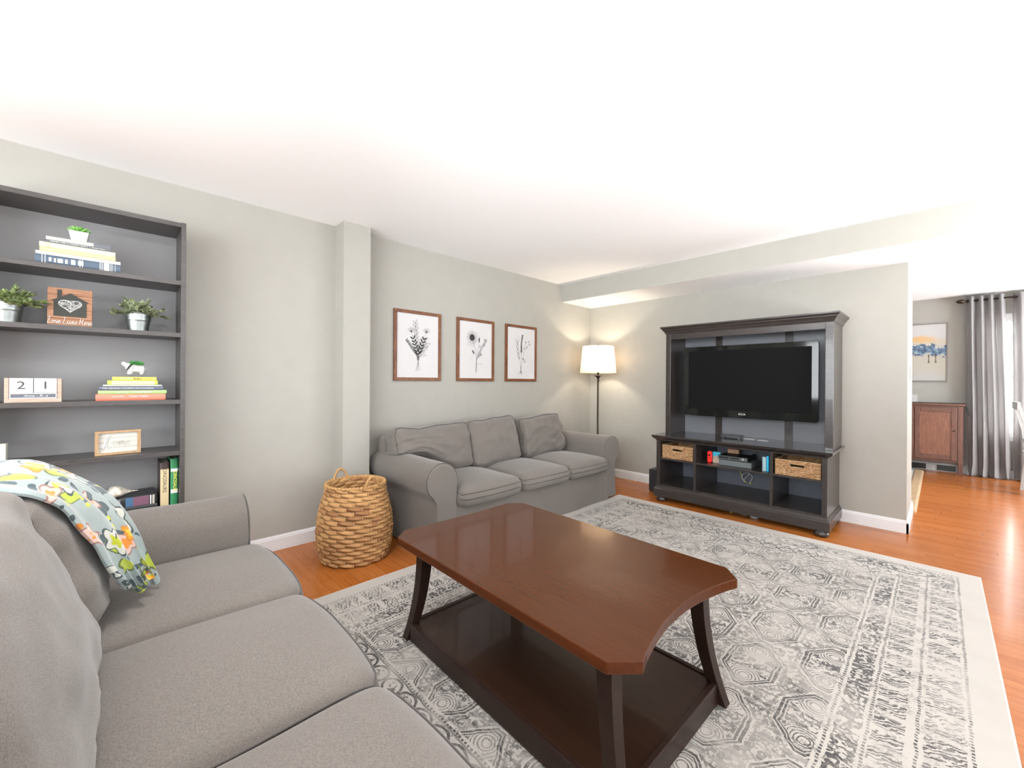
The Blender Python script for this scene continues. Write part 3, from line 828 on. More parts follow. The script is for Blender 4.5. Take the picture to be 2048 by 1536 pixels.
def book(label, group, x, y, z, depth, length, thick, cover, rz=0.0, title=None, tsize=.012, tcol=None, upright=False, spine2=None, tw=1.0, pages=None, band=None, shear=0, toff=0):
    """lying flat: spine faces +x, length along y. upright: spine faces +x, length along z, thickness along y"""
    rot = (0, 0, rz)
    t = thing('book', label, 'book', (x, y, z), rz, group)
    c = MB(); g = .0022; D, Lh, T = depth, length / 2, thick
    sp = []
    def bx(x0, y0, z0, x1, y1, z1):
        if upright: return (x0, z0 - T / 2, y0 + Lh, x1, z1 - T / 2, y1 + Lh)
        return (x0, y0, z0, x1, y1, z1)
    c.box(*bx(-D, -Lh, 0, -.004, Lh, g)); c.box(*bx(-D, -Lh, T - g, -.004, Lh, T))
    # softly rounded spine
    n = 6; pts = []
    for k in range(n + 1):
        tt = k / n; pts.append((.0045 * math.sin(PI * tt) ** .5 - .003, T * tt))
    for k in range(n, -1, -1): pts.append((-.0065, T * k / n))
    if upright: c.prism([(p[0], p[1] - T / 2) for p in pts], 0, 2 * Lh, ax=2)
    else: c.prism(pts, -Lh, Lh, ax=1)
    bld('cover', c, cover, t, normals=True)
    bld('pages', MB().box(*bx(-D + .003, -Lh + .003, g, -.0065, Lh - .003, T - g)), pages or M_CREAM, t)
    if band:
        for (a, b, mt) in band:
            bb = MB()
            bb.box(*((.0008, -T / 2 + .0015, a * 2 * Lh, .0022, T / 2 - .0015, b * 2 * Lh) if upright else (.0008, -Lh + a * 2 * Lh, .0012, .0022, -Lh + b * 2 * Lh, T - .0012)))
            bld('spine_label', bb, mt, t)
    if title:
        for (tx, off, sz, mt, vo) in (title if isinstance(title, list) else [(title, toff, tsize, tcol, 0)]):
            if upright: M = Matrix.Translation((.0025, vo, Lh + off)) @ Matrix(((0, 0, 1, 0), (0, 1, 0, 0), (-1, 0, 0, 0), (0, 0, 0, 1))) @ Matrix.Identity(4)
            else: M = Matrix.Translation((.0022, off, T * .5 + vo)) @ FX
            text(tx, sz, mt, t, M, shear=shear, wscale=tw)
    return t
def marks(parent, y0, y1, zc, hgt, mat, seed, x=.0022, M=None):
    rnd = random.Random(seed); mb = MB(); y = y0
    while y < y1:
        w_ = hgt * rnd.uniform(.25, .75)
        if rnd.random() < .8: mb.box(x, y, zc - hgt / 2 * rnd.uniform(.6, 1), x + .0003, y + w_, zc + hgt / 2 * rnd.uniform(.6, 1))
        y += w_ + hgt * rnd.uniform(.15, .45)
    bld('lettering', mb, mat, parent, kind='stuff')
def cov(n, c, r=.45): return painted(n, c, r, .06)
C = dict(navy=cov('navy_cloth', (.055, .085, .125)), white=cov('white_cover', (.56, .55, .52)), orange=cov('apricot_cover', (.60, .44, .24)), green=cov('pale_green_cover', (.52, .56, .37)),
         slate=cov('slate_cover', (.10, .11, .13)), cream=cov('cream_cover', (.53, .51, .43)), coral=cov('coral_cover', (.78, .20, .13)), lime=cov('lime_cover', (.34, .58, .20)),
         char=cov('charcoal_cover', (.11, .12, .16)), yel=cov('yellow_cover', (.66, .55, .10)), ylime=cov('yellow_lime_cover', (.45, .62, .08)), ppl=cov('pale_yellow_label', (.66, .60, .30)),
         brown=cov('brown_cover', (.045, .030, .024)), tan=cov('tan_label', (.60, .48, .28)), dgreen=cov('deep_green_cover', (.03, .22, .085)), mag=cov('plum_print', (.16, .075, .11)), blue=cov('blue_print', (.05, .12, .22)), black=cov('black_cover', (.02, .02, .022)),
         red=cov('red_print', (.75, .08, .03)))
M_TXW = simple('white_lettering', (.64, .64, .62), .6); M_TXY = simple('yellow_lettering', (.85, .78, .12), .6); M_TXG = simple('grey_lettering', (.42, .40, .34), .6); M_TXB = simple('black_lettering', (.03, .03, .03), .6); M_TXO = simple('orange_lettering', (.80, .36, .05), .6); M_TXC = simple('teal_lettering', (.10, .50, .50), .6)
G1 = 'books stacked on the top shelf'; XS = -3.052
z = SH[0]
b = book('thick navy book with silver spine marks, lowest in the top-shelf stack', G1, XS, -.129, z, .20, .302, .043, C['navy'], title=None,
         band=[(.075, .083, M_TXW), (.108, .116, M_TXW), (.50, .508, M_TXW), (.53, .538, M_TXW), (.79, .86, M_TXW), (.74, .75, M_TXW), (.765, .775, M_TXW), (.875, .885, M_TXW), (.90, .905, M_TXW), (.93, .935, M_TXW)])
marks(b, -.105, -.045, .0215, .024, M_TXW, 3); marks(b, -.030, -.004, .0215, .026, M_TXW, 5)
z += .0432; book('thin white book directly above the navy one on the top shelf', G1, XS, -.128, z, .19, .300, .0165, C['white'])
z += .0167; book('apricot-orange book in the middle of the top-shelf stack', G1, XS - .002, -.131, z, .18, .268, .0208, C['orange'], rz=.01)
z += .021; book('pale green book resting on the apricot one on the top shelf', G1, XS - .003, -.132, z, .18, .268, .0258, C['green'], rz=.004, band=[(.075, .125, C['tan'])])
z += .026; book('slate-grey book with white title, second from the top of the top-shelf stack', G1, XS - .006, -.130, z, .17, .240, .0130, C['slate'], title="HONEY FOR A CHILD'S HEART  \u2022  Gladys Hunt  \u2022", tsize=.0095, tcol=M_TXW, tw=1.0)
z += .0132; book('slim cream book on top of the top-shelf stack, under the succulent pot', G1, XS - .009, -.130, z, .16, .230, .019, C['cream'], band=[(.72, 1.0, C['slate'])], rz=-.01)
zt1 = z + .019

def leaf_fan(mb, base, n, L, W, spread, seed, up=.5, droop=.3, clip=None, layers=None):
    rnd = random.Random(seed)
    for k in range(n):
        a = rnd.uniform(0, 2 * PI); el = rnd.uniform(up, 1.35); l = L * rnd.uniform(.7, 1.1); wv_ = W * rnd.uniform(.8, 1.15)
        rr = rnd.random() ** .5 * spread
        p = Vector((base[0] + rr * math.cos(a), base[1] + rr * math.sin(a), base[2] + rnd.uniform(0, .01)))
        d = Vector((math.cos(a) * math.cos(el), math.sin(a) * math.cos(el), math.sin(el)))
        yield k, p, d, l, wv_, rnd
def leaf(mb, p, d, l, w_, droop=.2, tw=0.0, thick=0.0):
    d = d.normalized(); side = d.cross(Vector((0, 0, 1))); side = side.normalized() if side.length > .05 else Vector((1, 0, 0)); side = (Matrix.Rotation(tw, 3, d) @ side); nrm = side.cross(d)
    N = 6; vs = []
    for i in range(N + 1):
        t = i / N; wv_ = w_ / 2 * (math.sin(PI * min(1, t * .96 + .03)) ** .75)
        c = p + d * l * t + Vector((0, 0, -droop * l * t * t))
        for q in (-1, 0, 1): vs.append(c + side * wv_ * q + nrm * (.12 * w_ * abs(q)) )
    if thick:
        k = len(vs); vs += [v - nrm * thick for v in vs]
    fs = []
    for i in range(N):
        for q in (0, 1): a = i * 3 + q; fs.append((a, a + 1, a + 4, a + 3))
    if thick: fs += [tuple(x + k for x in f[::-1]) for f in fs] + [(i * 3, i * 3 + 3, i * 3 + 3 + k, i * 3 + k) for i in range(N)] + [(i * 3 + 2 + k, i * 3 + 5 + k, i * 3 + 5, i * 3 + 2) for i in range(N)]
    mb.add(vs, fs, True)
def leafmat(n, c1, c2):
    M = Mat(n, c1, .6); M.set(color=M.mix(M.noise(M.scaled(1.0), 55, 2).ss(.3, .7), c1, c2)); return M.m
M_SUCC = leafmat('succulent_green', (.10, .34, .045), (.33, .62, .16)); M_SAGE = leafmat('sage_leaf', (.11, .14, .06), (.27, .31, .18)); M_SAGE2 = leafmat('sage_leaf_bright', (.14, .20, .05), (.31, .38, .18))
M_SOIL = painted('soil', (.05, .035, .02), .95, .3)
def succulent(parent, c, n, L, seed, name='succulent'):
    mb = MB(); rnd = random.Random(seed)
    for ring, (cnt, el, l) in enumerate(((n, .25, 1.0), (n - 1, .6, .9), (n - 3, .95, .75), (4, 1.25, .6))):
        for k in range(cnt):
            a = 2 * PI * (k + .5 * ring) / cnt + rnd.uniform(-.15, .15)
            leaf(mb, Vector(c), Vector((math.cos(a) * math.cos(el), math.sin(a) * math.cos(el), math.sin(el))), L * l, L * .42, -.12, thick=.0015)
    return bld(name, mb, M_SUCC, parent)
sp = thing('succulent_pot', 'small white tapered pot with a green succulent on top of the upper book stack', 'plant', (-3.115, -.134, zt1 + .001))
pot = MB(); w0, w1, hp_ = .027, .037, .052
vs = []
for (wd, zz) in ((w0, 0), (w1, hp_), (w1 - .003, hp_), (w0, .008)): vs += [(-wd, -wd, zz), (wd, -wd, zz), (wd, wd, zz), (-wd, wd, zz)]
pot.add(vs, [(3, 2, 1, 0)] + [(a * 4 + j, a * 4 + (j + 1) % 4, a * 4 + 4 + (j + 1) % 4, a * 4 + 4 + j) for a in range(3) for j in range(4)] + [(12, 13, 14, 15)])
bld('pot', pot, M_WHITE, sp, bevel=.0015, normals=True)
bld('soil', MB().box(-w1 + .004, -w1 + .004, hp_ - .006, w1 - .004, w1 - .004, hp_ - .003), M_SOIL, sp)
succulent(sp, (0, 0, hp_ - .004), 11, .046, 3)

# galvanised pots with faux sage
def galv():
    M = Mat('galvanised_steel', (.60, .63, .62), .30, metal=1.0)
    M.set(rough=M.noise(M.scaled((40, 40, 2)), 3, 2) * .2 + .30, color=M.mix(M.noise(M.scaled(1.0), 30, 2), (.26, .29, .285), (.42, .45, .44))); return M.m
M_GALV = galv()
def bucket(label, x, y, z, seed, lm):
    t = thing('potted_plant', label, 'plant', (x, y, z), 0, 'sage plants in metal pots on the second shelf')
    prof = [(0, 0), (.043, 0), (.044, .002)]
    for k in range(25):
        f = k / 24; r = .044 + .0135 * f; zz = .002 + .098 * f
        if .50 < f < .54 or .60 < f < .64 or .70 < f < .74: r += .0022
        prof.append((r, zz))
    prof += [(.0595, .1005), (.0598, .1025), (.0575, .1035), (.0560, .101), (.0535, .09)]
    bld('pot', MB().lathe(prof, 40), M_GALV, t)
    bld('soil', MB().lathe([(0, .088), (.0536, .088)], 24), M_SOIL, t)
    f = MB(); rnd = random.Random(seed); stems = MB()
    for k in range(44):
        a = rnd.uniform(0, 2 * PI) if k > 7 else 2 * PI * k / 8; el = rnd.uniform(.28, 1.4); l = .088 * rnd.uniform(.75, 1.25) * (1.05 if el < .6 else .9)
        if math.cos(a) < -.2: l *= .72
        if math.cos(a) > .6: l *= .85
        p0 = Vector((.02 * math.cos(a), .02 * math.sin(a), .085)); d = Vector((math.cos(a) * math.cos(el), math.sin(a) * math.cos(el), math.sin(el)))
        pts = [p0 + d * l * q / 5 + Vector((0, 0, -.028 * (q / 5) ** 2 * math.cos(el))) for q in range(6)]
        pts[0].z = .086
        for q in pts[1:]: q.z = max(q.z, .094 if math.hypot(q.x, q.y) < .066 else .075)
        stems.tube(pts, .0010, 4)
        for q in range(1, 6):
            for side in (-1, 1, 0) if q == 5 else (-1, 1):
                an = a + side * rnd.uniform(.5, 1.1); e2 = el * .7 + rnd.uniform(-.2, .5)
                dd = Vector((math.cos(an) * math.cos(e2), math.sin(an) * math.cos(e2), math.sin(e2)))
                leaf(f, pts[q], dd, rnd.uniform(.028, .042), rnd.uniform(.015, .021), rnd.uniform(.0, .3), rnd.uniform(-.8, .8))
    bld('foliage', f, lm, t); bld('stems', stems, M_SAGE, t)
    return t
bucket('sage plant in a galvanised pot on the second shelf, right of the wooden house sign', -3.135, .096, SH[1], 5, M_SAGE)
bucket('sage plant in a galvanised pot at the left end of the second shelf', -3.125, -.375, SH[1], 12, M_SAGE2)

# wooden house sign
M_PINE = wood('stained_pine', (.20, .088, .042), (.31, .155, .080), .6, (3, 2, 18)); M_DKG = painted('blackened_wood', (.035, .036, .030), .8, .3)
sg_ = thing('house_sign', 'stained wooden plank sign with a black house shape and a white string heart', 'sign', (-3.10, -.1635, SH[1] + .001), rot=(0, math.radians(-4), 0))
hw2, hh2 = .079, .195
bd = MB()
for k, (a, b_) in enumerate(((0, .038), (.0392, .085), (.0862, .125), (.1262, .160), (.1612, .195))): bd.box(-.016, -hw2, a, 0, hw2, b_)
bld('plank', bd, M_PINE, sg_, bevel=.0008)
hs = [(-.058, .050), (.058, .050), (.058, .128), (.068, .128), (0, .172), (-.030, .152), (-.030, .186), (-.046, .186), (-.046, .141), (-.068, .128), (-.058, .128)]
bld('house_shape', MB().prism([(p[0], p[1]) for p in hs], .0002, .0022, ax=0), M_DKG, sg_)
ht = MB(); hp2 = []
for k in range(26):
    a = 2 * PI * k / 26; hx_ = 16 * math.sin(a) ** 3; hz_ = 13 * math.cos(a) - 5 * math.cos(2 * a) - 2 * math.cos(3 * a) - math.cos(4 * a)
    hp2.append((.0035, hx_ * .0026, .108 + hz_ * .00215))
rnd = random.Random(4)
ht.tube(hp2 + [hp2[0]], .0010, 4)
for k in range(62):
    i, j = rnd.sample(range(26), 2)
    ht.tube([hp2[i], hp2[j]], .00055, 3)
bld('string_heart', ht, M_TXW, sg_)
def script_text(parent, body, mat, Mx, scale, wd, sl=.25, name='lettering'):
    """hand-drawn monoline script"""
    G = {
     'L': ([[(0.1, 1.55), (.25, 1.75), (.35, 1.6), (.2, .8), (.05, .15), (.0, .02), (.25, .0), (.6, .08), (.75, .2)]], .82),
     'H': ([[(.1, 1.5), (.2, 1.6), (.15, .8), (.05, .0)], [(.05, .75), (.4, .85), (.75, .85)], [(.75, 1.6), (.65, .8), (.6, .1), (.75, -.1), (.95, .1)]], 1.0),
     'o': ([[(.35, .75), (.1, .65), (.02, .3), (.2, .02), (.45, .2), (.42, .6), (.3, .72), (.55, .6), (.7, .62)]], .62),
     'v': ([[(0, .6), (.12, .68), (.2, .1), (.3, .05), (.5, .6), (.62, .62)]], .58),
     'e': ([[(0, .3), (.3, .45), (.35, .65), (.2, .75), (.05, .4), (.12, .05), (.35, .05), (.55, .3)]], .52),
     'i': ([[(0, .35), (.12, .7), (.12, .1), (.25, .02), (.42, .3)], [(.2, 1.0), (.23, 1.05)]], .4),
     's': ([[(0, .2), (.25, .75), (.3, .6), (.38, .2), (.2, -.02), (.02, .12)], [(.3, .1), (.5, .3)]], .5),
     'r': ([[(0, .3), (.15, .75), (.2, .6), (.38, .62), (.3, .15), (.42, .0), (.6, .3)]], .56),
     'h': ([[(-.1, .2), (.3, 1.0), (.55, 1.75), (.42, 1.9), (.28, 1.5), (.12, .5), (.05, 0), (.2, .5), (.38, .72), (.42, .4), (.42, .05), (.6, .1), (.75, .3)]], .75),
     'm': ([[(0, .3), (.1, .7), (.12, .0), (.25, .6), (.36, .65), (.38, .05), (.52, .6), (.64, .65), (.66, .1), (.8, .05), (.92, .3)]], .92),
     ' ': ([], .35)}
    x = 0; strokes = []
    for ch in body:
        S_, adv = G[ch]
        for s_ in S_: strokes.append([(x + p[0] + p[1] * sl * .3, p[1]) for p in s_])
        x += adv
    mb = MB()
    for s_ in strokes:
        P = [Vector(((p[0] - x / 2) * scale, p[1] * scale, .0006)) for p in [tuple(v)[:2] for v in catmull(s_, 5)]]
        mb.tube(P, wd, 4)
    mb.xf(Mx); return bld(name, mb, mat, parent)
script_text(sg_, 'Love Lives Here', M_TXW, Matrix.Translation((0, 0, .013)) @ FX, .0182, .0011)

# perpetual calendar block
M_BLOND = wood('blond_wood', (.36, .25, .185), (.48, .36, .285), .6, (3, 3, 24))
cb = thing('block_calendar', 'pale wooden block calendar reading 21 on the third shelf', 'calendar', (-3.06, -.282, SH[2]))
bld('holder', MB().box(-.055, -.091, 0, .001, .093, .018).box(-.055, -.091, .018, 0, -.077, .118).box(-.055, .078, .018, 0, .093, .116).box(-.058, -.077, .018, -.05, .078, .112), M_BLOND, cb, bevel=.001)
for k, ch in enumerate('21'):
    y0 = -.0755 + k * .0775; cbk = MB().box(-.049, y0, .046, .003, y0 + .0755, .1175); q = bld('number_cube', cbk, M_WHITE, cb, bevel=.002)
    fr = MB(); a0, a1, c0, c1 = y0 + .006, y0 + .0695, .052, .1115
    for (a, b_, cc, d) in ((a0, a1, c0, c0 + .0012), (a0, a1, c1 - .0012, c1), (a0, a0 + .0012, c0, c1), (a1 - .0012, a1, c0, c1)): fr.box(.003, a, cc, .0034, b_, d)
    bld('border_line', fr, M_TXG, q)
    text(ch, .052, M_TXB, q, Matrix.Translation((.0033, y0 + .037, .0815)) @ FX, name='numeral', wscale=1.15)
mb_ = bld('month_block', MB().box(-.049, -.0755, .018, .003, .0775, .0455), M_WHITE, cb, bevel=.0015)
bld('chalk_panel', MB().box(.003, -.071, .0235, .0036, .073, .041), C['slate'], mb_)
text('Anna - R...a', .014, M_TXW, mb_, Matrix.Translation((.0037, .008, .032)) @ FX, shear=.3, wscale=1.2)

G2 = 'books stacked on the third shelf'; XS = -3.098; z = SH[2]
book('coral red book, lowest in the third-shelf stack', G2, XS, .072, z, .17, .284, .034, C['coral'], title=[('Lift-the-Flap', -.055, .010, M_TXW, .004), ('Times Tables', .028, .015, M_TXW, .004)])
z += .0342; book('light green word book resting on the coral one', G2, XS - .004, .079, z, .17, .280, .020, C['lime'], title=[('Lift-the-Flap', -.045, .010, M_TXW, 0), ('Word Book', .035, .016, M_TXW, 0)])
z += .0202; book('dark grey encyclopedia in the middle of the third-shelf stack', G2, XS - .002, .073, z, .17, .262, .0212, C['char'], title="THE USBORNE CHILDREN'S ENCYCLOPEDIA", tsize=.0105, tcol=M_TXW, toff=-.015, tw=1.0)
z += .0214; book('thin white book in the third-shelf stack under the lime-ended one', G2, XS - .006, .078, z, .15, .242, .0085, C['white'])
z += .0087; book('pale yellow book with lime green ends in the third-shelf stack', G2, XS - .008, .077, z, .15, .206, .0235, C['ylime'], band=[(.08, .93, C['ppl'])])
z += .0237; bookq = book('yellow book on top of the third-shelf stack, under the white animal', G2, XS - .010, .084, z, .14, .182, .0200, C['yel']); marks(bookq, -.065, -.02, .010, .008, M_TXC, 1); marks(bookq, -.018, .022, .010, .008, M_TXB, 2); marks(bookq, .026, .062, .010, .012, M_TXO, 4)
zt2 = z + .020

# white ceramic animal planter (one skinned body)
an_ = thing('animal_planter', 'white ceramic animal planter with green succulents standing on the third-shelf books', 'planter', (-3.140, .085, zt2 + .001))
def skin(name, nodes, edges, mat, parent, sub=2, loc=None):
    me = bpy.data.meshes.new(name); me.from_pydata([n[:3] for n in nodes], edges, []); o = bpy.data.objects.new(name, me); COL.objects.link(o)
    o.modifiers.new('skin', 'SKIN')
    for i, n in enumerate(nodes):
        sv = me.skin_vertices[0].data[i]; sv.radius = (n[3], n[3] if len(n) < 5 else n[4]); sv.use_root = (i == 0)
    sb = o.modifiers.new('sub', 'SUBSURF'); sb.levels = sub; sb.render_levels = sub
    bpy.context.view_layer.update()
    me2 = bpy.data.meshes.new_from_object(o.evaluated_get(bpy.context.evaluated_depsgraph_get())); bpy.data.objects.remove(o)
    me2.polygons.foreach_set('use_smooth', [True] * len(me2.polygons))
    return bld(name, me2, mat, parent)
nd = [(0, .012, .042, .024), (0, -.012, .046, .025), (0, -.032, .060, .019), (0, -.045, .072, .014), (0, -.056, .082, .009), (0, .032, .040, .020), (0, .044, .044, .004), (0, .050, .050, .003),
      (.012, -.018, .026, .012), (.013, -.020, .010, .011), (-.012, -.022, .026, .012), (-.013, -.026, .010, .011), (.012, .026, .024, .013), (.013, .030, .010, .011), (-.012, .026, .024, .013), (-.013, .028, .010, .011),
      (.010, -.030, .074, .006), (-.010, -.030, .074, .006), (0, -.045, .060, .006)]
skin('body', nd, [(0, 1), (1, 2), (2, 3), (3, 4), (0, 5), (5, 6), (6, 7), (1, 8), (8, 9), (1, 10), (10, 11), (5, 12), (12, 13), (5, 14), (14, 15), (2, 16), (2, 17), (3, 18)], M_WHITE, an_)
mbs = MB()
M_MOSS = leafmat('deep_green_succulent', (.02, .17, .02), (.07, .36, .06))
for (yy, s_) in ((-.012, 1), (.010, 1.05), (.026, .8)):
    for k in range(11):
        a = 2 * PI * k / 11; el = .3 + .9 * (k % 3) / 2
        leaf(mbs, Vector((0, yy, .066)), Vector((math.cos(a) * math.cos(el), math.sin(a) * math.cos(el), math.sin(el))), .021 * s_, .010, -.2, thick=.0015)
bld('succulent', mbs, M_MOSS, an_)

# framed home sign
M_OAK = wood('oak_frame', (.33, .20, .10), (.44, .29, .16), .5, (3, 22, 3))
hs_ = thing('home_sign', 'small wooden framed sign with the word home on the fourth shelf', 'sign', (-3.10, .020, SH[3] + .001), rz=.10)
fw, fh, fd = .091, .129, .03
fr = MB().box(-fd, -fw, 0, 0, fw, .012).box(-fd, -fw, fh - .012, 0, fw, fh).box(-fd, -fw, .012, 0, -fw + .014, fh - .012).box(-fd, fw - .014, .012, 0, fw, fh - .012)
bld('frame', fr, M_OAK, hs_, bevel=.001)
pn = MB()
for k in range(4): pn.box(-.02, -fw + .014, .012 + k * .0264, -.012, fw - .014, .012 + (k + 1) * .0264 - .0009)
bld('plank_panel', pn, painted('ivory_paint', (.52, .50, .45), .7), hs_)
script_text(hs_, 'h', M_TXW, Matrix.Translation((-.0115, -.048, .030)) @ FX, .038, .0026, name='lettering')
script_text(hs_, 'ome', M_TXG, Matrix.Translation((-.0115, .012, .048)) @ FX, .034, .0009, name='lettering')
marks(hs_, .022, .072, .040, .0045, M_TXG, 8, x=-.0118)
# another sign at the left end of the fourth shelf
ws = thing('wooden_block_sign', 'grey-white wooden block sign at the far left of the fourth shelf', 'sign', (-3.06, -.43, SH[3] + .001), rz=-.1)
bld('block', MB().box(-.03, -.06, 0, 0, .065, .10), painted('whitewashed_wood', (.50, .48, .42), .8, .15), ws, bevel=.002)
marks(ws, -.04, .05, .07, .010, M_TXG, 9, x=.0003); marks(ws, -.03, .04, .045, .008, M_TXG, 10, x=.0003)

# lowest visible shelf
G3 = 'books on the fifth shelf'; z = SH[4]
book('tall green dinosaur book standing against the bookcase side', G3, -3.10, .2555, z, .20, .285, .034, C['dgreen'], upright=True, title=[('DINOSAUR', .012, .024, M_TXY, .003)], tw=.95, band=[(.30, .38, M_TXW), (.74, .80, M_TXW)], rz=0)
book('brown dinosaur book with a tan spine label, left of the green one', G3, -3.10, .2125, z, .20, .268, .040, C['brown'], upright=True, band=[(.04, .86, C['tan'])], title=[('DINOSAURS', .030, .026, M_TXB, 0)], tw=.95)
b1 = book('large dark atlas lying at the bottom of the fifth-shelf pile', G3, -3.085, .045, z, .21, .27, .045, C['black'])
b2 = book('black and plum science encyclopedia under the seashell', G3, -3.085, .035, z + .0453, .21, .275, .052, C['black'], title=[('SCIENCE', -.055, .026, M_TXW, .008), ('ENCYCLOPEDIA', -.055, .013, M_TXW, -.014)], tw=.95, band=[(.55, .66, C['blue']), (.66, .90, C['mag']), (.915, .935, M_TXW), (.95, .985, M_TXG)])
zs = z + .0453 + .0523
sh = MB()
def conch(u, v):
    # spiral body whorl with a pointed spire at one end and a long canal at the other
    y = -.070 + .150 * u; prof = (.004 + .050 * math.exp(-((u - .38) / .24) ** 2) + .014 * math.exp(-((u - .62) / .16) ** 2)) * (1 - .15 * u)
    a = 2 * PI * v; knob = 1 + .16 * max(0, math.sin(a * 5 + u * 20)) * math.exp(-((u - .25) / .10) ** 2) + .05 * noise.noise(Vector((u * 20, math.cos(a) * 3, math.sin(a) * 3)))
    r = prof * knob * (1.0 if u > .22 else 1 - .25 * abs(math.sin(u * 60)))
    return (r * 1.0 * math.cos(a), y, .030 + r * .72 * math.sin(a) * (1 if math.sin(a) > 0 else .62))
sh.grid(conch, 60, 40)
zmin = min(v[2] for v in sh.v); sh.shift((0, 0, -zmin))
Ms = Mat('seashell', (.6, .57, .48), .55); Ms.set(color=Ms.mix(Ms.noise(Ms.scaled((20, 60, 20)), 1.5, 4).ss(.35, .7), (.66, .62, .52), (.34, .31, .25)))
bld('seashell', sh, Ms.m, label='knobbly cream conch shell lying on the science encyclopedia', cat='seashell', loc=(-3.135, .020, zs + .0008))

# ------------------------------------------------------------------ three botanical prints
M_FRAME = wood('walnut_frame', (.105, .034, .012), (.20, .075, .026), .45, (30, 3, 3))
def stemleaves(mb, P, L, W, every, fill=True, both=True, ang=.8, start=.1, end=1.0, wd=.0012, rnd=None):
    L *= 1.3; W *= 1.25; every *= 1.35; wd *= 1.4
    P = [Vector(p) for p in P]; tot = [0]
    for a, b in zip(P[:-1], P[1:]): tot.append(tot[-1] + (b - a).length)
    s = tot[-1] * start; k = 0
    while s <= tot[-1] * end + 1e-6:
        i = max(j for j in range(len(tot)) if tot[j] <= s + 1e-9); i = min(i, len(P) - 2); f = (s - tot[i]) / max(1e-9, tot[i + 1] - tot[i])
        p = P[i].lerp(P[i + 1], f); d = (P[i + 1] - P[i]); base = math.atan2(d.y, d.x)
        for sd in ((-1, 1) if both else ((-1) ** k,)):
            leafshape(mb, p.x, p.y, base + sd * ang, L * rnd.uniform(.8, 1.1), W, 0, 0 if fill else wd)
        s += every; k += 1
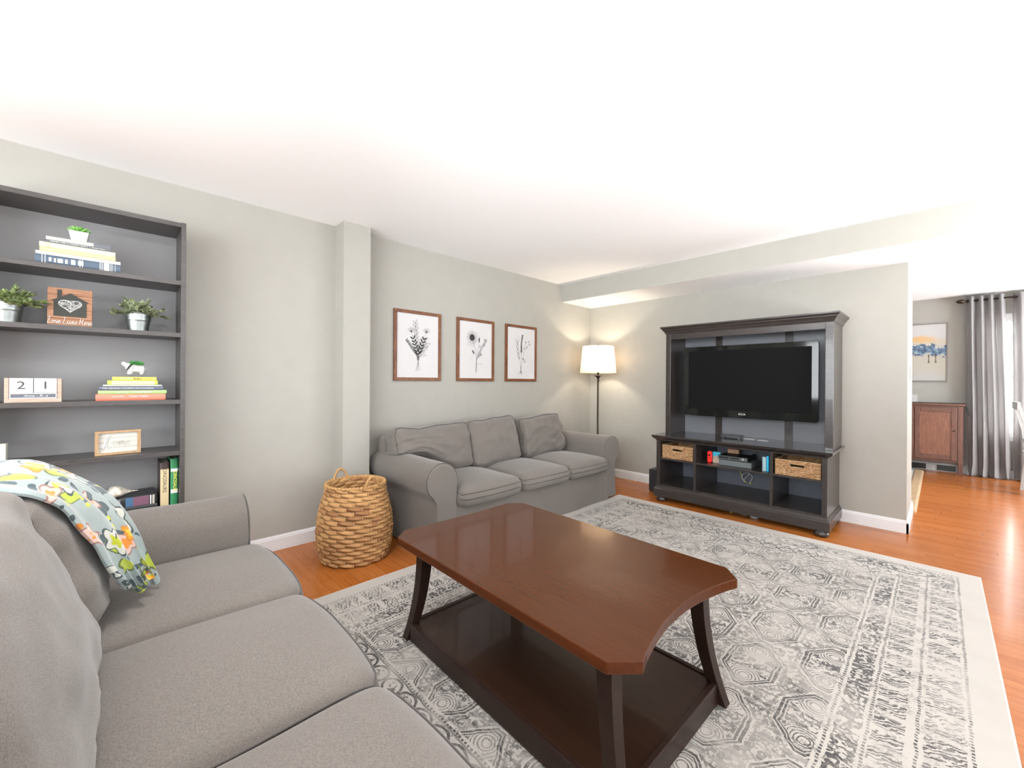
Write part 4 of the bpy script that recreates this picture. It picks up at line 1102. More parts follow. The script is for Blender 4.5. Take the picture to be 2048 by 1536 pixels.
def drawing(kind, w, h):
    mb = MB(); rnd = random.Random(kind + 3)
    X = lambda u: (u - .5) * w
    Yv = lambda v: (.5 - v) * h
    def st_(pts, wd=.0020):
        P = [(X(a), Yv(b)) for a, b in pts]; C_ = [tuple(v)[:2] for v in catmull(P, 5)]; ribbon(mb, C_, wd); return C_
    def V2(C_): return [Vector((p[0], p[1])) for p in C_]
    if kind == 0:
        s1 = st_([(.47, .90), (.50, .68), (.48, .45), (.42, .13)]); s2 = st_([(.44, .90), (.505, .68), (.42, .48), (.34, .30)]); s3 = st_([(.54, .89), (.50, .68), (.60, .45), (.69, .28)])
        s4 = st_([(.50, .89), (.49, .67), (.38, .56), (.23, .42)]); s5 = st_([(.51, .68), (.60, .55), (.72, .42)]); s6 = st_([(.50, .70), (.60, .62)])
        stemleaves(mb, V2(s1), .034, .009, .026, False, True, .6, .42, 1.0, .0016, rnd); stemleaves(mb, V2(s2), .034, .011, .022, True, True, .7, .42, .88, rnd=rnd)
        stemleaves(mb, V2(s3), .034, .012, .024, True, True, .7, .45, .85, rnd=rnd); stemleaves(mb, V2(s4), .016, .006, .010, True, True, .8, .3, 1.0, rnd=rnd)
        stemleaves(mb, V2(s5), .045, .013, .026, False, True, .75, .2, 1.0, .0018, rnd)
        for (u, v, a, L, fi) in ((.52, .66, .15, .08, 1), (.53, .60, .35, .06, 1), (.58, .52, .2, .07, 1), (.66, .40, .5, .05, 0)): leafshape(mb, X(u), Yv(v), a, L, .016, 0, 0.0018 if not fi else .0022)
        for (u, v) in ((.33, .27), (.70, .26)):
            for k in range(7):
                a = PI / 2 + (k - 3) * .34; leafshape(mb, X(u), Yv(v) - .012, a, .045, .018, 0, .0012)
            for k in range(6): a = PI / 2 + (k - 2.5) * .25; ribbon(mb, [(X(u), Yv(v) - .012), (X(u) + .018 * math.cos(a), Yv(v) - .012 + .018 * math.sin(a))], .0018)
    elif kind == 1:
        cx_, cy_ = X(.38), Yv(.28)
        P = [(cx_ + .034 * math.cos(2 * PI * k / 24), cy_ + .034 * math.sin(2 * PI * k / 24), .0001) for k in range(24)]; mb.add(P, [tuple(range(24))])
        for k in range(26):
            a = 2 * PI * k / 26 + rnd.uniform(-.06, .06); leafshape(mb, cx_ + .036 * math.cos(a), cy_ + .036 * math.sin(a), a, rnd.uniform(.034, .046), .013, 0, .0011)
            a += .1; ribbon(mb, [(cx_ + .038 * math.cos(a), cy_ + .038 * math.sin(a)), (cx_ + .066 * math.cos(a), cy_ + .066 * math.sin(a))], .0014)
        s1 = st_([(.49, .90), (.51, .66), (.47, .48), (.42, .35)], .0028); s2 = st_([(.53, .89), (.52, .66), (.56, .46), (.61, .34)], .0018); s3 = st_([(.51, .90), (.53, .65), (.68, .45), (.84, .29)], .0024); s4 = st_([(.52, .66), (.60, .60), (.65, .57)], .0016)
        leafshape(mb, X(.59), Yv(.365), 1.45, .062, .016); leafshape(mb, X(.45), Yv(.575), 2.15, .055, .016)
        leafshape(mb, X(.44), Yv(.445), 2.9, .10, .022, 0, .0013); leafshape(mb, X(.56), Yv(.745), -.02, .070, .018, 0, .0013); leafshape(mb, X(.43), Yv(.56), -2.2, .075, .016, 0, .0008)
        stemleaves(mb, V2(s3), .020, .004, .016, False, True, .7, .45, 1.0, .0012, rnd); stemleaves(mb, V2(s4), .018, .006, .012, False, True, .7, .3, 1.0, .0012, rnd)
        for (u, v) in ((.77, .30), (.76, .40), (.62, .43), (.65, .57)):
            for k in range(6): a = 2 * PI * k / 6; leafshape(mb, X(u), Yv(v), a, .014, .006, 0, .0010)
    else:
        s1 = st_([(.49, .90), (.48, .75), (.50, .50), (.50, .30), (.55, .13)], .0018); s2 = st_([(.48, .78), (.40, .55), (.36, .40), (.35, .24)], .0014); s3 = st_([(.49, .76), (.58, .58), (.56, .45), (.66, .30)], .0018); s4 = st_([(.57, .52), (.68, .40), (.80, .30)], .0014)
        stemleaves(mb, V2(s1), .012, .006, .0075, True, True, 1.0, .55, 1.0, rnd=rnd); stemleaves(mb, V2(s2), .060, .004, .040, False, True, .35, .3, .85, .0013, rnd)
        for k in range(9): v = .34 + k * .02; leafshape(mb, X(.50), Yv(v), rnd.uniform(0, 6.28), .012, .008)
        for (u, v) in ((.66, .27), (.78, .26), (.80, .31), (.70, .37), (.62, .40), (.60, .62), (.63, .66), (.55, .60)):
            for k in range(7): a = 2 * PI * k / 7; leafshape(mb, X(u), Yv(v), a, .015, .006, 0, .0010)
        for k in range(10): a = -PI / 2 + (k - 4.5) * .28; C_ = [(X(.49), Yv(.84)), (X(.49) + .03 * math.cos(a), Yv(.86) + .035 * math.sin(a)), (X(.49) + .05 * math.cos(a), Yv(.86) + .05 * math.sin(a) + .01)]; ribbon(mb, [tuple(v)[:2] for v in catmull(C_, 4)], .0012, 0, True)
        ribbon(mb, [(X(.49), Yv(.76)), (X(.49), Yv(.87))], .006)
    return mb
for k, (y0, y1, nm) in enumerate(((1.749, 2.236, 'wood-framed botanical print of a mixed bouquet, nearest the wall pillar'), (2.424, 2.908, 'wood-framed botanical print of a sunflower, between the other two'), (3.076, 3.574, 'wood-framed botanical print of slender wildflowers, nearest the floor lamp'))):
    t = thing('framed_print', nm, 'picture', (XA, (y0 + y1) / 2, 1.54), 0, 'botanical prints over the far sofa')
    a, b_ = (y1 - y0) / 2, .3165; fr = MB(); fwid = .030
    fr.box(0, -a, -b_, .020, a, -b_ + fwid).box(0, -a, b_ - fwid, .020, a, b_).box(0, -a, -b_ + fwid, .020, -a + fwid, b_ - fwid).box(0, a - fwid, -b_ + fwid, .020, a, b_ - fwid)
    bld('frame', fr, M_FRAME, t, bevel=.002)
    pp = bld('paper', MB().box(.001, -a + fwid, -b_ + fwid, .012, a - fwid, b_ - fwid), M_PAPER, t)
    d = drawing(k, 2 * (a - fwid), 2 * (b_ - fwid)); d.xf(Matrix.Translation((.0126, 0, 0)) @ FX); bld('line_drawing', d, M_INK, pp)

# ------------------------------------------------------------------ floor lamp
fl = thing('floor_lamp', 'bronze floor lamp with a lit cream drum shade in the corner', 'lamp', (-2.965, 4.35, 0))
bld('base', MB().lathe([(0, 0), (.135, 0), (.138, .006), (.13, .016), (.05, .022), (.02, .034), (.012, .05)], 40), M_BRONZE, fl)
bld('pole', MB().lathe([(.012, .045), (.0115, .5), (.0125, .505), (.0125, .515), (.0115, .52), (.011, 1.27), (.012, 1.275)], 16), M_BRONZE, fl)
bld('cup', MB().lathe([(.011, 1.262), (.016, 1.27), (.020, 1.280), (.032, 1.291), (.052, 1.299), (.054, 1.302), (.050, 1.304), (.012, 1.302)], 32), M_BRONZE, fl)
bld('socket', MB().lathe([(.012, 1.30), (.013, 1.36), (.018, 1.365), (.018, 1.40), (.010, 1.405)], 16), M_BRONZE, fl)
Msh = Mat('linen_shade', (.66, .58, .47), .9)
tr = Msh.n('ShaderNodeBsdfTranslucent'); tr.inputs[0].default_value = (.62, .50, .37, 1); mx = Msh.n('ShaderNodeMixShader'); mx.inputs[0].default_value = .5
Msh.nt.links.new(Msh.b.outputs[0], mx.inputs[1]); Msh.nt.links.new(tr.outputs[0], mx.inputs[2]); Msh.nt.links.new(mx.outputs[0], Msh.nt.nodes['Material Output'].inputs[0])
shp = [(.222, 1.338), (.190, 1.668)]
shd = bld('lamp_shade', MB().lathe([(.222, 1.338), (.2115, 1.448), (.201, 1.558), (.190, 1.668)], 64), Msh.m, fl)
bld('shade_rim', MB().tube([(.222 * math.cos(a), .222 * math.sin(a), 1.339) for a in [2 * PI * k / 48 for k in range(48)]], .0022, 6, closed=True).tube([(.190 * math.cos(a), .190 * math.sin(a), 1.667) for a in [2 * PI * k / 48 for k in range(48)]], .0022, 6, closed=True), simple('shade_trim', (.75, .66, .52), .8), shd)
sp_ = MB()
for k in range(3): a = 2 * PI * k / 3 + .5; sp_.tube([(0, 0, 1.655), (.19 * math.cos(a), .19 * math.sin(a), 1.662)], .0015, 5)
sp_.tube([(.012, 0, 1.40), (.055, 0, 1.48), (.05, 0, 1.60), (0, 0, 1.655)], .0015, 5).tube([(-.012, 0, 1.40), (-.055, 0, 1.48), (-.05, 0, 1.60), (0, 0, 1.655)], .0015, 5)
bld('harp', sp_, M_BRONZE, fl)
bld('finial', MB().lathe([(0, 1.655), (.006, 1.658), (.004, 1.668), (.010, 1.680), (.007, 1.692), (0, 1.696)], 14), M_BRONZE, fl)
bld('pull_chain', MB().tube([(.03, -.02, 1.34), (.03, -.02, 1.245)], .0009, 4).sphere((.03, -.02, 1.238), .007, 10, 6), M_BRONZE, fl)
Mb = Mat('lit_bulb', (1, .9, .7), .3, emis=(1.0, .80, .55), estr=12.0)
bld('bulb', MB().lathe([(0, 1.405), (.012, 1.407), (.014, 1.43), (.028, 1.46), (.030, 1.48), (.022, 1.505), (0, 1.515)], 20), Mb.m, fl)
l = bpy.data.lights.new('lamp_light', 'POINT'); l.energy = 12; l.color = (1.0, .87, .70); l.shadow_soft_size = .035
lo = bpy.data.objects.new('lamp_light', l); COL.objects.link(lo); lo.location = (-2.965 + .045, 4.35 - .0, 1.53)
# ------------------------------------------------------------------ media console with hutch
M_CON = wood('espresso_console', (.022, .0165, .0145), (.042, .033, .029), .30, (2, 30, 30), coat=.2)
M_CONTOP = wood('espresso_counter', (.018, .015, .014), (.032, .027, .025), .14, (2, 30, 30), coat=.5)
OX, OY = -1.335, 4.08
mc = thing('media_console', 'espresso brown media console with tall hutch holding the television', 'media console', (OX, OY, 0))
def cb_(x0, y0, z0, x1, y1, z1, mb=None): return (mb or MB()).box(x0 - OX, y0 - OY, z0, x1 - OX, y1 - OY, z1)
L0, L1, YBK = -2.052, -.618, 4.650
bld('side_panel', cb_(L0, OY, .15, L0 + .038, YBK, .628), M_CON, mc, bevel=.002); bld('side_panel', cb_(L1 - .036, OY, .15, L1, YBK, .628), M_CON, mc, bevel=.002)
bld('bottom_panel', cb_(L0 + .038, OY + .005, .150, L1 - .036, YBK, .168), M_CON, mc)
M_CONBACK = painted('console_back', (.105, .115, .14), .5)
bld('back_panel', cb_(L0 + .038, YBK - .008, .168, L1 - .036, YBK, .628), M_CONBACK, mc)
for x in (-1.672, -1.020): bld('divider', cb_(x, OY + .004, .168, x + .024, YBK - .008, .628), M_CON, mc, bevel=.001)
for a, b_ in ((L0 + .038, -1.672), (-1.648, -1.020), (-.996, L1 - .036)): bld('shelf', cb_(a, OY + .01, .425, b_, YBK - .008, .442), M_CON, mc, bevel=.001)
# counter with an ogee edge, base moulding
def ring(mb, prof, x0, x1, y0, y1):
    """prof: (out, z); ring front and sides, open at the back"""
    vs = []; k = len(prof)
    for (o_, z) in prof: vs += [(x0 - o_, y1, z), (x0 - o_, y0 - o_, z), (x1 + o_, y0 - o_, z), (x1 + o_, y1, z)]
    fs = []
    for i in range(k - 1):
        for j in range(3): a = i * 4 + j; fs.append((a, a + 1, a + 5, a + 4))
        fs.append((i * 4 + 3, i * 4, i * 4 + 4, i * 4 + 7))
    fs += [(3, 2, 1, 0), tuple((k - 1) * 4 + j for j in range(4))]
    mb.add(vs, fs); return mb
ct_ = ring(MB(), [(.004, .622), (.006, .632), (.016, .638), (.030, .652), (.036, .658), (.038, .662), (.038, .676)], L0 - OX, L1 - OX, .004, YBK + .004 - OY)
bld('counter_top', ct_, M_CONTOP, mc, normals=True, bevel=.001)
bm_ = ring(MB(), [(.020, .046), (.020, .120), (.018, .124), (.012, .128), (.012, .136), (.004, .146), (.001, .150)], L0 - OX, L1 - OX, 0, YBK - .01 - OY)
bld('base_moulding', bm_, M_CON, mc, normals=True, bevel=.001)
for x in (-1.995, -.655):
    for y in (4.085, 4.57): bld('bun_foot', MB().lathe([(0, 0), (.03, 0), (.047, .008), (.052, .022), (.047, .037), (.032, .044), (.03, .047), (0, .047)], 28, (x - OX, y - OY, 0)), M_CON, mc)
# hutch
HF = 4.20; h0, h1 = -2.013, -.600; HT = 1.745
for a, b_ in ((h0, h0 + .05), (h1 - .055, h1)): bld('hutch_post', cb_(a, HF, .676, b_, HF + .035, HT), M_CON, mc, bevel=.002)
for a, b_ in ((h0 + .002, h0 + .024), (h1 - .024, h1 - .002)): bld('hutch_side', cb_(a, HF + .035, .676, b_, YBK - .01, HT), M_CON, mc, bevel=.001)
bld('hutch_rail', cb_(h0 + .05, HF + .004, 1.672, h1 - .055, HF + .035, HT), M_CON, mc, bevel=.001)
bld('hutch_top', cb_(h0 + .024, HF + .035, 1.72, h1 - .024, YBK - .01, 1.74), M_CON, mc)
cr = ring(MB(), [(.002, 1.728), (.006, 1.738), (.010, 1.742), (.014, 1.754), (.026, 1.768), (.030, 1.772), (.030, 1.778), (.040, 1.786), (.046, 1.792), (.046, 1.806)], h0 - OX, h1 - OX, HF - OY, YBK - OY - .006)
bld('crown_moulding', cr, M_CON, mc, normals=True, bevel=.001)
M_HB = painted('hutch_back_panel', (.16, .165, .18), .4)
hb = MB(); gx = [h0 + .024, -1.62, -1.00, h1 - .024]
for a, b_ in zip(gx[:-1], gx[1:]): cb_(a, YBK - .022, .676, b_ - .003, YBK - .012, 1.72, hb)
bld('hutch_back', hb, M_HB, mc)
for x in (-1.66, -1.03): bld('hutch_batten', cb_(x, YBK - .034, .676, x + .065, YBK - .0225, 1.72), M_CON, mc, bevel=.001)

# television
tv = thing('television', 'large black flat television hanging inside the hutch, switched off', 'television', (-1.287, 4.30, 1.238))
M_BEZ = Mat('gloss_black_bezel', (.008, .009, .008), .06, spec=.38).m
M_SCR = Mat('matte_screen', (.0085, .0085, .0088), .75, spec=.03).m
a_, b_ = .573, .350
bz = MB(); so_in = [(-.525, .525, -.282, .305)]
def rr_rect(w_, h_, r, n=5):
    P = []
    for cxx, cyy, a0 in ((w_ - r, h_ - r, 0), (-w_ + r, h_ - r, 90), (-w_ + r, -h_ + r, 180), (w_ - r, -h_ + r, 270)):
        for k in range(n + 1): an = math.radians(a0 + 90 * k / n); P.append((cxx + r * math.cos(an), cyy + r * math.sin(an)))
    return P
bz.prism(rr_rect(a_, b_, .018), 0, .030, ax=1); bld('bezel', bz, M_BEZ, tv, normals=True, bevel=.002)
sc_ = bld('screen', MB().box(-.527, -.0018, -.280, .524, -.0002, .306), M_SCR, tv)
bld('rear_case', MB().box(-.48, .030, -.29, .48, .085, .29), M_BLACK, tv, bevel=.01)
text('RCA', .024, M_TXW, tv, Matrix.Translation((-.02, -.0008, -.314)) @ FYm, name='badge', wscale=1.3)
bld('wall_mount', MB().box(-.12, .085, -.12, .12, .316, .12), M_BLACK, tv)

# woven drawer baskets
def wick():
    M = Mat('woven_rattan', (.5, .33, .17), .7)
    x, y, z = M.xyz(); row = (z / .0085).fl(); ph = (x + y) / .022 + (row * .5).fr()
    r = ((row * 12.98 + ph.fl() * 78.23).sin() * 4375.5).fr()
    h = ((z / .0085).fr() - .5).abs() * -2.0 + ((ph.fr() - .5).abs() * -1.2) + 1.6
    c = M.mix(r, (.32, .140, .045), (.58, .34, .165)); c = M.mix(h.ss(.3, .0) * .7, c, (.07, .03, .012))
    c = M.mix(M.noise(M.scaled(1.0), 60, 2).ss(.45, .7) * .4, c, (.80, .64, .44))
    M.set(color=c); M.bump(h, 1.0, .004); return M.m
M_WICK = wick(); M_WRIM = painted('rattan_rim', (.52, .34, .18), .7, .3)
def wbasket(label, x0, x1, y, z, h):
    t = thing('wicker_basket', label, 'basket', ((x0 + x1) / 2, y, z), 0, 'woven baskets on the console shelves')
    w2 = (x1 - x0) / 2; d = .36; hx, hz0, hz1 = .050, h * .60, h * .82
    b = MB(); th = .010
    b.box(-w2, 0, 0, w2, th, hz0).box(-w2, 0, hz0, -hx, th, hz1).box(hx, 0, hz0, w2, th, hz1).box(-w2, 0, hz1, w2, th, h)
    b.box(-w2, th, 0, -w2 + th, d, h).box(w2 - th, th, 0, w2, d, h).box(-w2 + th, d - th, 0, w2 - th, d, h).box(-w2 + th, th, 0, w2 - th, d - th, .008)
    bld('woven_box', b, M_WICK, t)
    r = MB().tube([(-w2, .005, h), (w2, .005, h), (w2, d, h), (-w2, d, h)], .0065, 6, closed=True)
    bld('rim', r, M_WRIM, t)
    hr = MB().tube([(-hx, -.001, hz0), (hx, -.001, hz0), (hx, -.001, hz1), (-hx, -.001, hz1)], .0042, 6, closed=True)
    bld('handle_opening', hr, M_WRIM, t)
    return t
wbasket('wicker basket in the left opening of the media console', -2.004, -1.690, 4.115, .4425, .130)
wbasket('wicker basket in the right opening of the media console', -.984, -.664, 4.105, .4425, .128)

def dev(name, label, cat, loc, mb, mat, bevel=.002, group=None):
    t = thing(name, label, cat, loc, 0, group); bld('body', mb, mat, t, bevel=bevel); return t
ZS = .4425
# game controller standing, red
rc = thing('game_controller', 'small bright red game controller standing on the middle console shelf', 'controller', (-1.560, 4.20, ZS))
bld('shell', MB().prism(rr_rect(.021, .056, .019, 6), -.010, .012, ax=1).shift((0, 0, .0575)), simple('red_plastic', (.85, .02, .015), .35), rc, normals=True, bevel=.003)
bld('thumbstick', MB().lathe([(0, 0), (.008, 0), (.006, .006), (.009, .010), (0, .011)], 16).xf(Matrix.Translation((0, -.010, .075)) @ Matrix.Rotation(PI / 2, 4, 'X')), M_BLACK, rc)
for dx, dz in ((0, .050), (0, .038), (-.006, .044), (.006, .044)): bld('button', MB().sphere((dx, -.011, dz), (.0028, .002, .0028), 8, 6), M_BLACK, rc)
gcs = thing('game_case', 'small game case with a blue and tan cover beside the red controller', 'game case', (-1.505, 4.22, ZS))
Mg = Mat('printed_cover', (.4, .4, .4), .3); gx_, gy_, gz_ = Mg.xyz()
cc_ = Mg.mix((gz_ + Mg.noise(Mg.scaled(1.0), 30, 2) * .04).ss(.075, .10), (.48, .36, .28), (.05, .42, .60)); cc_ = Mg.mix(Mg.vor(Mg.scaled(1.0), 45).lt(.25), cc_, (.75, .68, .60)); Mg.set(color=cc_)
bld('case', MB().box(-.035, 0, 0, .035, .012, .108), Mg.m, gcs, bevel=.0015)
bld('case_edge', MB().box(-.0365, .002, -.0, -.0352, .010, .108), M_BLACK, gcs)
gc = thing('game_console', 'slate-grey game console lying on the middle console shelf', 'game console', (-1.325, 4.16, ZS))
bld('body', MB().box(-.142, .004, .0, .142, .26, .052), painted('slate_plastic', (.10, .115, .118), .4), gc, bevel=.004)
bld('front_panel', MB().box(-.138, .0, .003, .138, .0035, .049), painted('slate_front', (.13, .15, .15), .35), gc)
cbx = thing('cable_box', 'flat dark grey cable box with a round button on top of the game console', 'cable box', (-1.345, 4.165, ZS + .0525))
bld('body', MB().box(-.128, .003, .004, .128, .20, .040), M_BLACK, cbx, bevel=.003)
bld('face', MB().box(-.126, .0, .006, .126, .0028, .038), painted('brushed_grey', (.085, .095, .095), .3), cbx)
bld('display', MB().box(-.118, -.0008, .014, .060, -.0001, .031), simple('smoked_display', (.02, .024, .024), .1), cbx)
bld('round_button', MB().lathe([(0, 0), (.013, 0), (.013, .003), (.0095, .0035), (0, .0035)], 24).xf(Matrix.Translation((.088, 0, .022)) @ Matrix.Rotation(PI / 2, 4, 'X')), M_GALV, cbx)
bld('status_light', MB().box(-.03, -.0014, .020, -.022, -.0009, .023), M_TXW, cbx)
# headphones / cables behind
hd = thing('headset', 'black headset with a grey band behind the cable box', 'headset', (-1.185, 4.50, ZS))
bld('headband', MB().tube([(-.07 * math.cos(a), 0, .085 + .075 * math.sin(a)) for a in [PI * k / 16 for k in range(17)]], .006, 8), M_GALV, hd)
for s1 in (-1, 1): bld('ear_cup', MB().lathe([(0, -.018), (.030, -.016), (.036, 0), (.030, .016), (0, .018)], 20).xf(Matrix.Translation((s1 * .070, 0, .055)) @ Matrix.Rotation(PI / 2, 4, 'Y')), M_BLACK, hd)
tb = thing('toy_figure_box', 'small tan toy box behind the cable box on the middle shelf', 'box', (-1.43, 4.45, ZS))
bld('carton', MB().box(-.05, 0, 0, .05, .05, .118), painted('tan_card', (.55, .34, .20), .7, .15), tb, bevel=.001)
bld('lid', MB().box(-.052, -.002, .118, .052, .052, .126), painted('dark_red_card', (.20, .02, .02), .6, .15), tb)
for k, (x, wdt, hgt, cn, lab) in enumerate(((-1.078, .030, .128, (.30, .42, .46), 'grey-blue game case standing left of the bright blue one'), (-1.052, .018, .138, (.02, .38, .62), 'bright blue game case standing against the middle console divider'))):
    t = thing('game_case', lab, 'game case', (x, 4.15, ZS)); bld('case', MB().box(-wdt / 2, 0, 0, wdt / 2, .13, hgt), painted('case_plastic', cn, .3), t, bevel=.002)
    bld('spine_insert', MB().box(-wdt / 2 + .002, -.0008, .006, wdt / 2 - .002, -.0001, hgt - .006), painted('case_insert', tuple(min(1, q * 1.3) for q in cn), .4), t)
cp = thing('cable_coil', 'white and yellow cable loop dangling under the middle console shelf', 'cable', (-1.335, 4.56, .23))
bld('white_cable', MB().tube([(.045 * math.cos(a) * (1 + .1 * math.sin(3 * a)), .004 * math.sin(5 * a), .045 + .050 * math.sin(a)) for a in [2 * PI * k / 30 for k in range(30)]] , .0030, 6, closed=True).tube([(-.03, 0, .02), (0, .002, .06), (.02, .0, .09), (.03, .0, .194)], .0030, 6), M_TXW, cp)
bld('yellow_cable', MB().tube([(-.05, 0, .194), (-.062, .0, .10), (-.045, .002, .03), (.0, .003, -.01), (.04, .0, -.008)], .0026, 6), M_TXY, cp)
bld('cable_tie', MB().tube([(-.02, -.004, -.006), (.0, -.006, -.008), (.02, -.004, -.004)], .004, 6), M_BLACK, cp)

# things on the counter
rt = thing('router', 'black router with ribbed top and stub antennas on the hutch counter', 'router', (-1.44, 4.44, .6762), rz=.1)
bld('body', MB().box(-.095, -.055, .010, .095, .055, .028), M_BLACK, rt, bevel=.004)
bld('vent_ribs', (lambda mb: [mb.box(-.08 + .011 * k, -.045, .0285, -.075 + .011 * k, .045, .030) for k in range(15)] and mb)(MB()), M_GALV, rt)
bld('foot', MB().box(-.08, -.045, 0, -.06, .045, .010).box(.06, -.045, 0, .08, .045, .010), M_BLACK, rt)
bld('antenna', MB().tube([(-.10, .03, .015), (-.125, .03, .05)], .005, 8), M_BLACK, rt)
for x, y, lab in ((-1.285, 4.475, 'white card lying on the counter next to the router'), (-1.165, 4.46, 'white card lying on the counter, right of the other card')):
    bld('paper_card', MB().box(-.045, -.035, 0, .045, .035, .003), M_PAPER, label=lab, cat='card', loc=(x, y, .6765), bevel=.0008)
# beside and below the console
spk = thing('subwoofer', 'slim black speaker box on the floor at the left end of the console', 'speaker', (-2.215, 4.43, 0))
bld('cabinet', MB().box(-.05, -.10, .008, .07, .10, .252), painted('satin_black', (.03, .03, .032), .35), spk, bevel=.004)
bld('grille', MB().box(-.044, -.104, .02, .064, -.1002, .24), painted('grille_cloth', (.022, .022, .025), .9, .3), spk)
for a in (-.035, .055):
    for b2 in (-.08, .08): bld('foot', MB().lathe([(0, 0), (.01, 0), (.01, .008), (0, .008)], 10, (a, b2, 0)), M_BLACK, spk)
M_CUP = painted('pale_blue_plastic', (.50, .60, .62), .4)
for x, y, r, hh, lab in ((-1.620, 4.250, .036, .030, 'pale blue plastic bowl under the console near its middle'), (-1.165, 4.195, .045, .038, 'larger pale blue plastic bowl under the front edge of the console')):
    t = thing('plastic_bowl', lab, 'bowl', (x, y, 0)); bld('bowl', MB().lathe([(0, .0), (r * .7, 0), (r * .78, .004), (r * .95, hh), (r * .9, hh), (r * .7, .008), (0, .006)], 28), M_CUP, t)
    bld('rim', MB().tube([(r * .95 * math.cos(q), r * .95 * math.sin(q), hh) for q in [2 * PI * k / 28 for k in range(28)]], .0018, 5, closed=True), M_WHITE, t)
bld('floor_cable', MB().tube([tuple(v) for v in catmull([(-1.48, 4.28, .003), (-1.40, 4.22, .003), (-1.30, 4.215, .003), (-1.225, 4.19, .003)], 6)], .0022, 6), M_TXW, label='short white cable on the floor between the two blue bowls', cat='cable')
bld('toy_bead', MB().sphere((0, 0, .008), .008, 12, 8), M_TXY, label='tiny yellow bead on the floor in front of the console', cat='bead', loc=(-1.362, 4.19, 0))
rnd = random.Random(2)
P = [(-3.05 + .70 * k / 44, 4.638 + .010 * math.sin(k * 1.3) - (.03 if 20 < k < 26 else 0), .0035 + (.05 * math.sin(PI * (k - 29) / 8) if 29 <= k <= 37 else 0)) for k in range(45)]
lc = bld('power_cord', MB().tube([tuple(v) for v in catmull(P, 3)], .0028, 6), painted('clear_cord', (.62, .52, .36), .4), label='thin pale cord running along the baseboard between sofa and speaker', cat='cord')

# ------------------------------------------------------------------ dining end of the room
M_CAB = wood('cherry_cabinet', (.10, .040, .026), (.19, .085, .055), .4, (18, 18, 2)); M_CABP = wood('cherry_panel', (.17, .065, .036), (.27, .115, .065), .38, (18, 18, 2))
dcb = thing('sideboard', 'reddish brown sideboard with panelled doors against the far dining wall', 'sideboard', (-.42, 8.08, 0))
x0, x1 = -.66, .635
bld('cabinet_top', MB().box(x0 - .02, -.02, .935, x1 + .02, .30, .962), M_CAB, dcb, bevel=.004)
bld('carcass', MB().box(x0 + .045, .012, .17, x1 - .045, .29, .932), M_CAB, dcb)
for x in (x0, x1 - .045):
    for y in (0, .25): bld('leg', MB().add([(x, y, .16), (x + .045, y, .16), (x + .045, y + .045, .16), (x, y + .045, .16), (x + .010, y + .008, 0), (x + .040, y + .008, 0), (x + .040, y + .04, 0), (x + .010, y + .04, 0)], [(0, 1, 5, 4), (1, 2, 6, 5), (2, 3, 7, 6), (3, 0, 4, 7), (4, 5, 6, 7)]).box(x, y, .16, x + .045, y + .045, .932), M_CAB, dcb, normals=True)
for a, b2 in ((-.60, -.18), (-.17, .165), (.175, .58)):
    d = bld('door', MB().box(a, -.004, .20, a + .055, .011, .905).box(b2 - .055, -.004, .20, b2, .011, .905).box(a + .055, -.004, .20, b2 - .055, .011, .262).box(a + .055, -.004, .845, b2 - .055, .011, .905), M_CAB, dcb, bevel=.004)
    bld('door_panel', MB().box(a + .055, .004, .262, b2 - .055, .011, .845), M_CABP, d)
    bld('knob', MB().sphere((b2 - .028, -.014, .60), .011, 12, 8), M_BRONZE, d)
M_RUN = painted('black_cloth', (.012, .016, .013), .9, .3)
rn = MB(); rn.box(-.2, -.01, .9625, x1 + .024, .27, .9655)
rn.add([(x1 + .022, 0.0, .9655), (x1 + .022, .24, .9655), (x1 + .060, .05, .80), (x1 + .028, .012, .86), (x1 + .026, 0.0, .9655), (x1 + .026, .24, .9655), (x1 + .064, .05, .80), (x1 + .032, .012, .86)],
       [(0, 1, 2, 3), (7, 6, 5, 4), (0, 3, 7, 4), (3, 2, 6, 7), (2, 1, 5, 6), (1, 0, 4, 5)])
bld('table_runner', rn, M_RUN, label='black cloth runner on the sideboard with a corner hanging down', cat='cloth', loc=(-.42, 8.08, 0))

pw = thing('framed_painting', 'framed watercolour of blue trees on the far dining wall', 'picture', (-.36, YF, 1.675))
wa, ha = .435, .412; fr = MB()
fr.box(-wa, -.028, -ha, wa, 0, -ha + .012).box(-wa, -.028, ha - .012, wa, 0, ha).box(-wa, -.028, -ha + .012, -wa + .012, 0, ha - .012).box(wa - .012, -.028, -ha + .012, wa, 0, ha - .012)
bld('frame', fr, painted('pewter_frame', (.20, .18, .165), .45), pw)
Mp = Mat('watercolour', (.8, .8, .8), .8); X_, Y_, Z_ = Mp.xyz(); n1 = Mp.noise(Mp.scaled(1.0), 9, 4, .6); n2 = Mp.noise(Mp.scaled(1.0), 26, 4, .6); n3 = Mp.noise(Mp.scaled(1.0), 4, 3)
zc = Z_ + (n1 - .5) * .16 + (X_ - .1) * .10
c = Mp.mix(Z_.ss(-.1, .3), (.42, .395, .33), (.50, .49, .48)); c = Mp.mix(zc.ss(-.22, -.36) * .6, c, (.42, .42, .435))
oc = (((X_ - .16) * (X_ - .16) * 3.0 + (Z_ - .19) * (Z_ - .19) * 26.0).sq() + (n1 - .5) * .5).ss(.36, .12); c = Mp.mix(oc * .85, c, (.60, .36, .13))
oc2 = (((X_ - .32) * (X_ - .32) * 3.0 + (Z_ - .15) * (Z_ - .15) * 30.0).sq() + (n1 - .5) * .5).ss(.36, .12); c = Mp.mix(oc2 * .55, c, (.52, .42, .28))
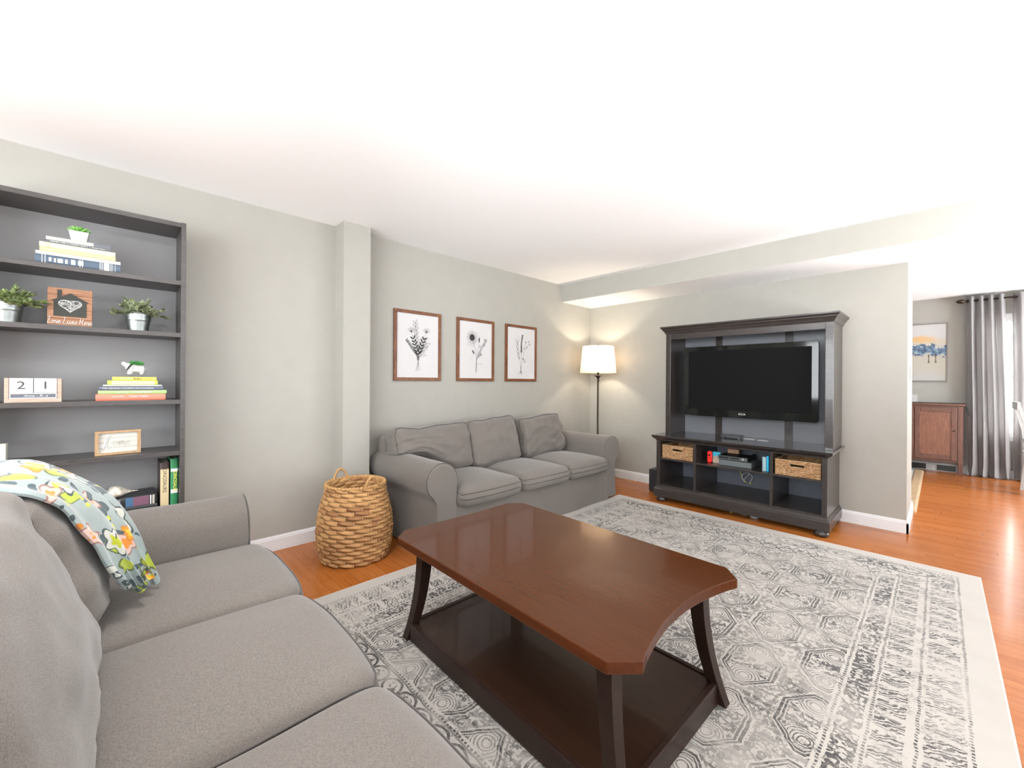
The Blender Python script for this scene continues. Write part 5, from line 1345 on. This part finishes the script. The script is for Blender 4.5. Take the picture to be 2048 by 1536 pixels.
bb_ = ((zc - .045).abs() + (n2 - .5) * .26).ss(.085, .055); c = Mp.mix(bb_ * .9, c, Mp.mix(n2.ss(.38, .62), (.015, .05, .12), (.16, .27, .37)))
for tx in (.245, .315):
    tk = ((X_ - tx).abs() + (Z_ + .09).abs() * -.10 + .006).lt(.010) * Z_.inr(-.15, -.03); c = Mp.mix(tk * .9, c, (.10, .075, .04))
Mp.set(color=c)
bld('canvas', MB().box(-wa + .012, -.018, -ha + .012, wa - .012, -.002, ha - .012), Mp.m, pw)

# curtains on a bronze rod
rod = thing('curtain_rod', 'dark bronze curtain rod with a bulb finial over the dining window', 'curtain rod', (0, 8.27, 2.345))
bld('rod', MB().tube([(.245, 0, 0), (1.62, 0, 0)], .011, 12), M_BRONZE, rod)
bld('finial', MB().lathe([(0, 0), (.013, .006), (.026, .030), (.030, .052), (.024, .074), (.012, .086), (.016, .094), (.011, .100)], 20).xf(Matrix.Translation((.145, 0, 0)) @ Matrix.Rotation(PI / 2, 4, 'Y')), M_BRONZE, rod)
bld('bracket', MB().tube([(.262, 0, -.012), (.262, .06, -.012), (.262, .125, -.012)], .007, 8).box(.245, .117, -.05, .28, .1296, .03), M_BRONZE, rod)
def curtain_mat():
    M = Mat('grey_linen_curtain', (.36, .34, .335), .9, sheen=.2)
    c = M.mix(M.noise(M.scaled((300, 300, 60)), 1, 2), (.36, .345, .34), (.48, .46, .455)); M.set(color=c)
    t = M.n('ShaderNodeBsdfTranslucent'); M.nt.links.new(c, t.inputs[0]); x = M.n('ShaderNodeMixShader'); x.inputs[0].default_value = .5
    M.nt.links.new(M.b.outputs[0], x.inputs[1]); M.nt.links.new(t.outputs[0], x.inputs[2]); M.nt.links.new(x.outputs[0], M.nt.nodes['Material Output'].inputs[0]); return M.m
M_CUR = curtain_mat()
def curtain(label, xa, xb, nf, seed, xa2, xb2):
    t = thing('curtain', label, 'curtain', (0, 8.27, 0), 0, None)
    mb = MB()
    def f(a, b):
        z = 2.40 - b * 2.397; k = b ** .8
        xl = xa + (xa2 - xa) * k; xr = xb + (xb2 - xb) * k
        x = xl + (xr - xl) * a + .012 * math.sin(a * nf * 4 * PI + seed) * b
        amp = .038 + .012 * b
        y = amp * math.sin(a * nf * 2 * PI + .4 + .5 * math.sin(b * 3 + seed)) + .016 * noise.noise(Vector((a * 6 + seed, b * 3, 0)))
        if b > .93: q = (b - .93) / .07; y -= .05 * q * q * (1 + .6 * math.sin(a * 17 + seed)); x += .02 * q * math.sin(a * 23)
        z = max(z, .004 + .010 * (b > .985) * (1 + math.sin(a * 21)))
        return (x, y, z)
    mb.grid(f, nf * 18, 60)
    o = bld('panel', mb, M_CUR, t); md = o.modifiers.new('solid', 'SOLIDIFY'); md.thickness = .0025
    for k in range(nf * 2):
        a = (k + .5) / (nf * 2); p = f((k * .5 + .25) / nf - .015, .023)
        bld('grommet', MB().tube([(p[0], .021 * math.cos(q), 2.345 + .021 * math.sin(q)) for q in [2 * PI * j / 16 for j in range(16)]], .0035, 6, closed=True), M_BRONZE, t)
    return t
curtain('grey grommet curtain at the left of the dining window, beside the sideboard', .235, .575, 4, 1.0, .245, .625)
curtain('grey grommet curtain at the right of the dining window, cut by the picture edge', .635, 1.05, 4, 3.0, .655, 1.10)

# white dining chair at the picture edge
dch = thing('dining_chair', 'white wooden dining chair at the right edge of the picture', 'chair', (.90, 7.40, 0), rz=0)
def leg_(mb, a, b2, r0, r1): return mb.tube([a, tuple((q + w_) / 2 for q, w_ in zip(a, b2)), b2], [r0, (r0 + r1) / 2, r1], 4, smooth=False)
for y in (-.20, .20):
    bld('rear_post', leg_(MB(), (-.235, y, .0), (-.20, y, .45), .020, .024).tube([(-.20, y, .44), (-.225, y, .70), (-.300, y, 1.02)], [.024, .022, .018], 4, smooth=False), M_WHITE, dch)
    bld('leg', leg_(MB(), (.22, y, 0), (.20, y, .44), .017, .023), M_WHITE, dch)
bld('seat', MB().prism(rr_rect(.235, .225, .03), .435, .462), M_WHITE, dch, normals=True, bevel=.004)
bld('top_rail', MB().box(-.322, -.225, .945, -.296, .225, 1.03, None).shift((.012, 0, 0)), M_WHITE, dch, bevel=.004)
bld('lower_rail', MB().box(-.228, -.20, .56, -.208, .20, .60), M_WHITE, dch, bevel=.003)
for y in (-.12, -.04, .04, .12): bld('slat', MB().tube([(-.218, y, .59), (-.245, y, .78), (-.298, y, .96)], .012, 4, smooth=False), M_WHITE, dch)
for y in (-.20, .20): bld('stretcher', MB().tube([(-.225, y, .20), (.21, y, .20)], .011, 8), M_WHITE, dch)

# wall fittings
def outlet(label, loc, facing):
    t = thing('wall_outlet', label, 'outlet', loc)
    bld('plate', MB().box(-.036, -.006, -.058, .036, -.0003, .058), M_WHITE, t, bevel=.002)
    for dz in (-.022, .022): bld('socket', MB().prism(rr_rect(.016, .014, .006), -.008, -.0062, ax=1).shift((0, 0, dz)), painted('ivory_socket', (.55, .54, .50), .4), t, normals=True)
    return t
outlet('white electrical outlet on the far wall above the sideboard', (-.262, YF, 1.01), 0)
sw = thing('light_switch', 'light switch plate on the narrow end face of the television wall', 'switch', (XE, 5.10, 1.325))
bld('plate', MB().box(.0003, -.036, -.058, .006, .036, .058), painted('satin_nickel', (.45, .44, .42), .4), sw, bevel=.002)
bld('toggle', MB().box(.006, -.005, -.012, .012, .005, .012), M_WHITE, sw)
for x, lab in ((.065, 'black floor vent in the far baseboard under the sideboard, right of the other'), (-.225, 'black floor vent in the far baseboard nearest the kitchen threshold')):
    v = thing('floor_vent', lab, 'vent', (x, YF - .014, .012)); bld('frame', MB().box(-.09, -.012, 0, .09, -.0003, .075), M_BLACK, v, bevel=.002)
    lv = MB()
    for k in range(6): lv.box(-.08, -.016, .008 + k * .011, .08, -.0122, .012 + k * .011)
    bld('louvre', lv, painted('vent_metal', (.04, .045, .03), .5), v)
